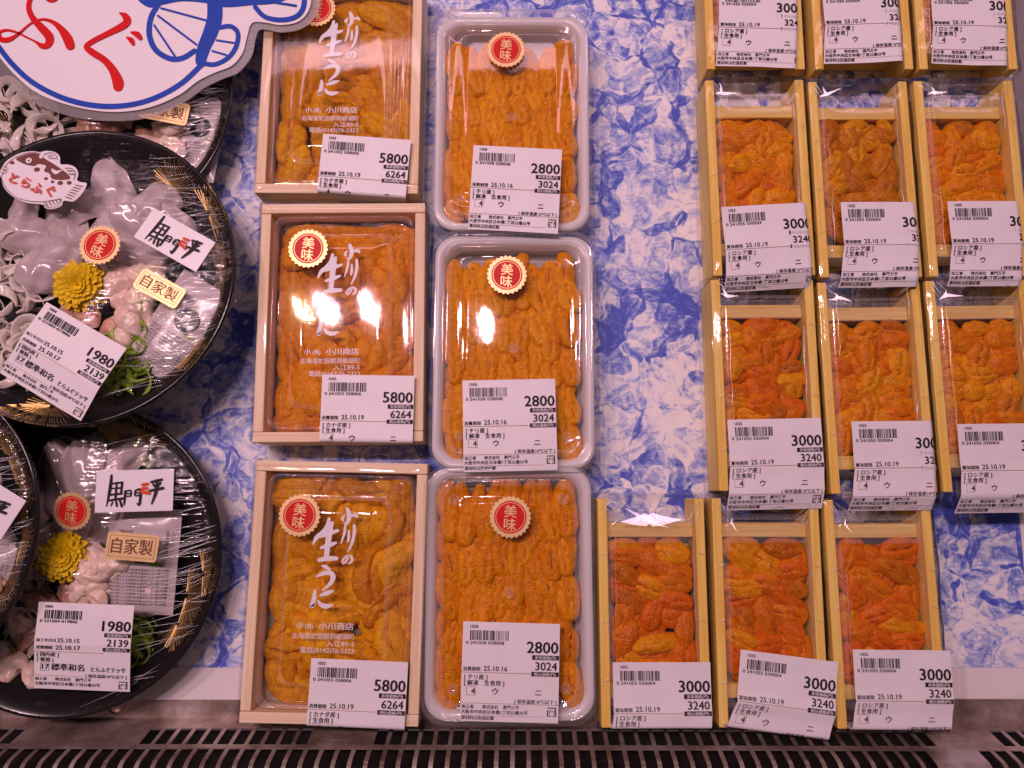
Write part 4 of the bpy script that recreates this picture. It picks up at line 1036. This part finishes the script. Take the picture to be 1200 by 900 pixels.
def fish_sticker(parent, p, rot, k):
    out = [(0, 215), (30, 160), (110, 103), (200, 85), (260, 92), (305, 82), (370, 93), (408, 130), (420, 185), (480, 190), (530, 213), (556, 262), (552, 308), (580, 326), (624, 336), (606, 400), (548, 472), (478, 468), (462, 508), (405, 532), (352, 525), (325, 497), (210, 482), (110, 437), (40, 372), (8, 300), (-8, 255)]
    def T(pts): return [((x - 310) * k, -(y - 308) * k) for x, y in pts]
    P0 = Print(); P0.poly(T(out), smooth=5); n = len(P0.v)
    v = [(x, y, .0003) for x, y, l in P0.v] + [(x, y, 0) for x, y, l in P0.v]
    o = mesh_ob('fish_sticker', v, [tuple(range(n)), ] + [(i, (i + 1) % n, (i + 1) % n + n, i + n) for i in range(n)], M['sign_white'], parent); o.location = p; o.rotation_euler = (0, 0, rot)
    P = Print()
    P.poly(T([(95, 145), (150, 115), (210, 102), (262, 112), (312, 150), (372, 186), (440, 232), (485, 268), (502, 300), (440, 310), (372, 300), (352, 262), (308, 240), (318, 200), (262, 186), (232, 202), (172, 190), (130, 172)]), 0, smooth=4)
    for x, y, r_ in ((256, 229, 22), (330, 299, 14), (380, 324, 13), (436, 333, 20), (500, 332, 18), (72, 176, 16)): P.disc((x - 310) * k, -(y - 308) * k, r_ * k, 0, 18, r_ * .8 * k)
    P.disc((190 - 310) * k, -(160 - 308) * k, 22 * k, 1, 20); P.disc((190 - 310) * k, -(160 - 308) * k, 8 * k, 0, 14); P.disc((275 - 310) * k, -(131 - 308) * k, 14 * k, 1, 14)
    P.poly(T([(362, 222), (400, 240), (442, 232), (425, 250), (400, 268), (372, 252)]), 1, smooth=3)
    def ln(pts, wd=4): P.brush([((x - 310) * k, -(y - 308) * k, wd * k) for x, y in pts], 0, n=5, flat=True)
    ln([(20, 250), (12, 300), (60, 380), (130, 440), (220, 470), (330, 478), (460, 455)]); ln([(25, 210), (60, 160), (130, 115), (200, 98), (270, 105)]); ln([(290, 118), (330, 100), (375, 112), (395, 150)], 4); ln([(320, 125), (365, 122)], 4); ln([(330, 140), (385, 145)], 4)
    ln([(455, 220), (510, 225), (538, 262), (530, 310)]); ln([(475, 240), (520, 242)], 6); ln([(490, 265), (535, 268)], 6)
    for q in range(6): ln([(545 - 12 * q, 350 + 18 * q), (606 - 14 * q, 362 + 19 * q)], 5)
    for q in range(5): ln([(350 + 24 * q, 480 - 6 * q), (372 + 22 * q, 515 - 8 * q)], 5)
    ln([(340, 488), (365, 520), (410, 522), (450, 498), (462, 460)])
    ln([(0, 215), (35, 210), (45, 228), (10, 235), (45, 240), (30, 258), (5, 255)], 4)
    for ch, x, y, r_ in (('と', 100, 335, -12), ('ら', 185, 368, -22), ('ふ', 270, 408, -22), ('ぐ', 372, 432, -14)): P.text(ch, (x - 310) * k, -(y - 308) * k, 92 * k, 2, 'c', .03, R(r_))
    P.build('print', [M['brown'], M['sign_white'], M['orange_ink']], o, lambda x, y, dz: (x, y, .0004 + dz), .00003); return o

def sashimi_plate(cx, cy_, zbase, rx, label, seed, fan_angs, ry=0.0):
    c = at(cx, cy_, zbase + .024); c.z = zbase
    Mx = frame(c, 0, rx, ry); t = thing('sashimi_plate', Mx, label, 'plate', 'wrapped plates of puffer fish sashimi')
    mesh_ob('plate', None, None, None, t, me=PLATE_ME)
    rnd = random.Random(seed); v, f = fans(rnd, fan_angs); mesh_ob('gold_pattern', v, f, M['gold_line'], t)
    v, f = plate_film(seed * 1.7); fo = mesh_ob('film', v, f, M['plate_film'], t, smooth=True)
    cl = []
    for k in range(75):
        yy = rnd.gauss(0, .045); xr = math.sqrt(max(1e-6, (PR * .985) ** 2 - yy * yy))
        x1 = xr - abs(rnd.gauss(0, .006)); l = rnd.uniform(.008, .042); a = R(rnd.gauss(14, 9))
        if abs(yy) > PR * .8 or x1 - l < .012: continue
        L = []
        for i in range(9):
            d = l * i / 8; x, y = x1 - d * math.cos(a), yy - d * math.sin(a)
            L.append((x, y, film_z(x, y) + .0006))
        cl.append(L)
    creases(fo, cl, .00018)
    return t, Mx, rnd
def on(Mx, px, py, z): return hit(px, py, Mx, z)
def onf(Mx, px, py, dz=.0012):
    p = hit(px, py, Mx, .028); 
    for _ in range(4): p = hit(px, py, Mx, film_z(p.x, p.y) + dz)
    return p
def scatter(t, Mx, rnd, name, meshes, boxpx, n, z0, z1, s0=.8, s1=1.15, flat=.3):
    x0, y0, x1, y1 = boxpx
    for _ in range(n):
        z = rnd.uniform(z0, z1); p = on(Mx, rnd.uniform(x0, x1), rnd.uniform(y0, y1), z)
        if math.hypot(p.x, p.y) > .082: continue
        put(name, rnd.choice(meshes), t, p, (rnd.uniform(-flat, flat), rnd.uniform(-flat, flat), rnd.uniform(0, 6.28)), None, rnd.uniform(s0, s1))
def flower(t, p, rz, s=1.0):
    o = bpy.data.objects.new('chrysanthemum', FLOWER_ME); COL.objects.link(o); o.parent = t; o.location = p; o.rotation_euler = (.25, .1, rz); o.scale = (s, s, s); return o
def slices(t, Mx, rnd, L):
    for px, py, a, s, z in L:
        put('sashimi_slice', rnd.choice(SLICES), t, on(Mx, px, py, z), (rnd.uniform(-.15, .15), rnd.uniform(-.2, .2), R(a)), None, s)

# the plate under the sign
t, Mx, rnd = sashimi_plate(106, 112, .0008, 0, 'wrapped black plate of puffer fish half hidden under the fish shaped sign', 21, [(R(185), .074, .02), (R(195), .06, .018), (R(-20), .07, .016), (R(20), .068, .016)])
scatter(t, Mx, rnd, 'skin_strip', STRIPS, (-5, 95, 85, 185), 34, .010, .020)
scatter(t, Mx, rnd, 'pink_trim', PINKS, (95, 132, 175, 165), 9, .012, .019)
scatter(t, Mx, rnd, 'meat_chunk', CHUNKS, (168, 138, 212, 185), 12, .013, .021, .7, 1.0)
scatter(t, Mx, rnd, 'sashimi_slice', SLICES, (40, 30, 160, 100), 8, .010, .016)
packet(t, on(Mx, 234, 163, .0155), R(-8), .030, .056, (0, -.10))
gold_sticker(t, onf(Mx, 193, 130), R(-9), .0285, .0140, (0, .10))

# the plate resting across the two others
t, Mx, rnd = sashimi_plate(93, 323, .0250, R(-3.5), 'wrapped black plate of puffer fish with a fish sticker, its price label tilted', 22, [(R(52), .071, .017), (R(30), .078, .018), (R(5), .074, .015), (R(-12), .070, .017), (R(-35), .078, .013), (R(-98), .076, .018), (R(-110), .080, .012), (R(172), .07, .016)])
slices(t, Mx, rnd, [(133, 222, 95, 1.15, .012), (190, 240, 60, 1.05, .011), (160, 262, 110, 1.2, .014), (120, 262, 80, 1.15, .013), (75, 270, 130, 1.1, .014), (70, 305, 70, 1.25, .017), (30, 275, 160, 1.1, .015), (100, 245, 40, 1.0, .012), (165, 300, 20, 1.1, .012), (205, 262, 120, .9, .011), (25, 245, 60, .9, .011), (130, 300, 150, 1.0, .012)])
scatter(t, Mx, rnd, 'skin_strip', STRIPS, (-60, 265, 55, 440), 64, .009, .020)
scatter(t, Mx, rnd, 'meat_chunk', CHUNKS, (128, 320, 185, 395), 20, .011, .020, .8, 1.15)
scatter(t, Mx, rnd, 'pink_trim', PINKS, (85, 345, 185, 400), 7, .010, .017)
scatter(t, Mx, rnd, 'green_strand', GREENS, (128, 385, 172, 452), 80, .007, .019)
flower(t, on(Mx, 97, 336, .0205), .4, 1.28)
packet(t, on(Mx, 212, 385, .0165), R(-31), .036, .060, (.05, .05))
fish_sticker(t, onf(Mx, 51, 211), R(0), (at(401, 300, .055) - at(400, 300, .055)).x / 6.0)
seal(t, onf(Mx, 117, 287), R(-16), .0112)
shop_sticker(t, onf(Mx, 205, 281), R(-29), .0400, .0200, (0, .10))
gold_sticker(t, onf(Mx, 187, 338), R(-28), .0275, .0125, (0, .06))
price_label(t, 'plate', onf(Mx, 55, 354, .0016), R(-29.5), (.0535, .0455), rip=.0003, seed=31, v0=.025, va=R(9))

# the plate at the front
t, Mx, rnd = sashimi_plate(78, 652, .0008, 0, 'wrapped black plate of puffer fish at the front left, its price label upright', 23, [(R(75), .066, .017), (R(62), .074, .017), (R(85), .074, .014), (R(-20), .068, .017), (R(-8), .076, .014), (R(-32), .072, .015)])
slices(t, Mx, rnd, [(62, 560, 100, 1.3, .013), (105, 548, 85, 1.25, .012), (150, 535, 30, 1.0, .011), (85, 600, 100, 1.2, .012), (115, 600, 70, 1.1, .011), (40, 620, 120, 1.1, .010), (135, 570, 60, 1.0, .010), (50, 590, 60, 1.1, .011)])
scatter(t, Mx, rnd, 'meat_chunk', CHUNKS, (92, 640, 150, 705), 26, .010, .020, .8, 1.15)
scatter(t, Mx, rnd, 'meat_chunk', CHUNKS, (0, 730, 48, 800), 12, .006, .014, .8, 1.1)
scatter(t, Mx, rnd, 'skin_strip', STRIPS, (-10, 640, 50, 780), 26, .007, .015)
scatter(t, Mx, rnd, 'pink_trim', PINKS, (30, 690, 95, 760), 7, .008, .014)
scatter(t, Mx, rnd, 'green_strand', GREENS, (148, 700, 172, 775), 30, .006, .014)
scatter(t, Mx, rnd, 'green_strand', GREENS, (-15, 755, 20, 805), 26, .006, .013)
scatter(t, Mx, rnd, 'meat_chunk', CHUNKS, (150, 695, 180, 715), 4, .010, .014, .8, 1.0)
flower(t, on(Mx, 77, 652, .020), 1.2, 1.25)
packet(t, on(Mx, 166, 657, .0150), R(-2), .043, .060, (0, -.03))
seal(t, onf(Mx, 84, 599), R(-8), .0108, .2)
shop_sticker(t, onf(Mx, 158, 575), R(1.5), .0425, .0235, (0, .08))
gold_sticker(t, onf(Mx, 155, 641), R(-5), .0285, .0150, (0, .06))
price_label(t, 'plate', onf(Mx, 46, 705, .0018), R(-2.2), (.0530, .0475), rip=.0003, seed=33, v0=.022, va=R(12))

# the plate cut by the left edge
t, Mx, rnd = sashimi_plate(-146, 618, .0255, 0, 'wrapped black plate cut by the left edge, only its gold patterned rim showing', 24, [(R(50), .074, .016), (R(32), .072, .018), (R(14), .072, .017), (R(-5), .074, .014), (R(-25), .072, .017), (R(-42), .074, .016)])
slices(t, Mx, rnd, [(-20, 590, 100, 1.2, .012), (-5, 620, 80, 1.1, .012), (-10, 650, 100, 1.0, .011)])
scatter(t, Mx, rnd, 'pink_trim', PINKS, (-40, 655, 5, 720), 10, .010, .016)
packet(t, on(Mx, -22, 685, .014), R(-10), .030, .045)
shop_sticker(t, onf(Mx, -22, 586), R(-30), .0425, .0235)

# ------------------------------------------------------------------ fish shaped sign
def fish_sign():
    zs = .0370; c = at(130, 20, zs)
    Mx = frame(c, 0); t = thing('fish_sign', Mx, 'laminated white fish shaped sign with red lettering and blue outline at the upper left', 'sign')
    def T(pts, s=4.0):
        out = []
        for p in pts:
            q = hit(p[0] / s, p[1] / s, Mx, 0); out.append((q.x, q.y) if len(p) == 2 else (q.x, q.y, p[2] / s * (at(401, 60, zs) - at(400, 60, zs)).x))
        return out
    body = [(-180, -60), (-110, 120), (0, 268), (80, 360), (180, 440), (320, 495), (480, 526), (620, 524), (740, 496), (850, 445), (930, 385), (1010, 345), (1090, 312), (1140, 252), (1160, 180), (1185, 112), (1255, 112), (1320, 122), (1400, 106), (1448, 56), (1462, -20), (1440, -120), (1300, -240), (1100, -230), (900, -330), (600, -420), (250, -390), (-40, -250)]
    lam = [(-240, -60), (-160, 170), (-40, 320), (60, 420), (180, 492), (320, 542), (480, 566), (640, 562), (770, 528), (880, 470), (960, 412), (1040, 372), (1120, 338), (1180, 262), (1196, 190), (1215, 142), (1260, 142), (1325, 152), (1420, 132), (1485, 68), (1502, -20), (1480, -140), (1320, -280), (1100, -270), (900, -370), (600, -460), (250, -430), (-80, -280)]
    for name, pts, z0, z1, m in (('laminate', lam, -.0003, .0003, M['laminate']), ('card', body, .0005, .0011, M['sign_white'])):
        P0 = Print(); P0.poly(T(pts), smooth=6); n = len(P0.v)
        v = [(x, y, z1) for x, y, l in P0.v] + [(x, y, z0) for x, y, l in P0.v]
        o = mesh_ob(name, v, [tuple(range(n)), tuple(range(2 * n - 1, n - 1, -1))] + [(i, i + n, (i + 1) % n + n, (i + 1) % n) for i in range(n)], m, t)
    P = Print()
    def st(pts, m, n=8, flat=False): P.brush(T(pts), m, n=n, flat=flat)
    # blue belly outline
    st([(-170, -60, 24), (-90, 100, 24), (0, 225, 24), (70, 312, 24), (160, 392, 24), (280, 456, 25), (400, 492, 26), (520, 504, 26), (640, 492, 26), (750, 456, 26), (860, 392, 26), (950, 308, 26)], 1, 10)
    # back, tail stalk and fins
    P.poly(T([(640, -10), (700, 40), (760, 30), (860, 12), (980, 22), (1060, 40), (1190, 30), (1300, 20), (1380, -30), (1200, -120), (900, -160), (640, -90)]), 1, smooth=4)
    st([(1010, 10, 70), (1010, 90, 72), (990, 160, 70), (960, 230, 62), (945, 290, 50), (950, 306, 34)], 1)
    st([(745, 30, 26), (712, 90, 26), (705, 170, 26), (735, 240, 26), (800, 280, 26), (860, 278, 26), (915, 245, 26)], 1)
    for a, b in (((760, 45), (975, 103)), ((745, 80), (925, 215)), ((728, 125), (828, 275))): st([(a[0], a[1], 10), (b[0], b[1], 10)], 1, 2)
    st([(1035, 135, 22), (1085, 130, 22), (1118, 160, 22), (1112, 220, 22), (1075, 275, 22), (1010, 308, 22), (950, 300, 22)], 1)
    for a, b in (((1020, 195), (1105, 208)), ((1000, 245), (1065, 264))): st([(a[0], a[1], 9), (b[0], b[1], 9)], 1, 2)
    st([(1200, 40, 22), (1245, 85, 22), (1320, 100, 24), (1390, 85, 24), (1425, 40, 24), (1430, -40, 24)], 1)
    st([(1240, 10, 12), (1390, 34, 12)], 1, 2)
    # red brush lettering
    st([(230, -20, 30), (265, 0, 26), (235, 8, 16), (180, -40, 16), (150, 0, 22), (142, 45, 24), (160, 90, 28), (200, 135, 36), (238, 180, 40), (232, 215, 34), (205, 222, 26), (170, 200, 10), (120, 175, 8)], 0)
    st([(140, 186, 8), (90, 160, 10), (40, 148, 12), (5, 160, 16), (12, 190, 24), (50, 192, 24), (95, 165, 14), (150, 118, 10), (200, 98, 11), (250, 108, 18), (290, 140, 30), (322, 185, 44), (336, 222, 42)], 0)
    st([(568, 68, 8), (592, 82, 30), (602, 108, 36), (575, 132, 36), (510, 165, 28), (445, 198, 26), (412, 225, 26), (440, 252, 32), (495, 288, 32), (535, 335, 38), (558, 388, 50), (560, 412, 46)], 0)
    st([(600, 182, 8), (620, 194, 24), (630, 212, 18)], 0); st([(620, 158, 8), (648, 168, 28), (664, 186, 20)], 0)
    P.build('print', [M['sign_red'], M['sign_blue']], t, lambda x, y, dz: (x, y, .0014 + dz), .00002)
fish_sign()
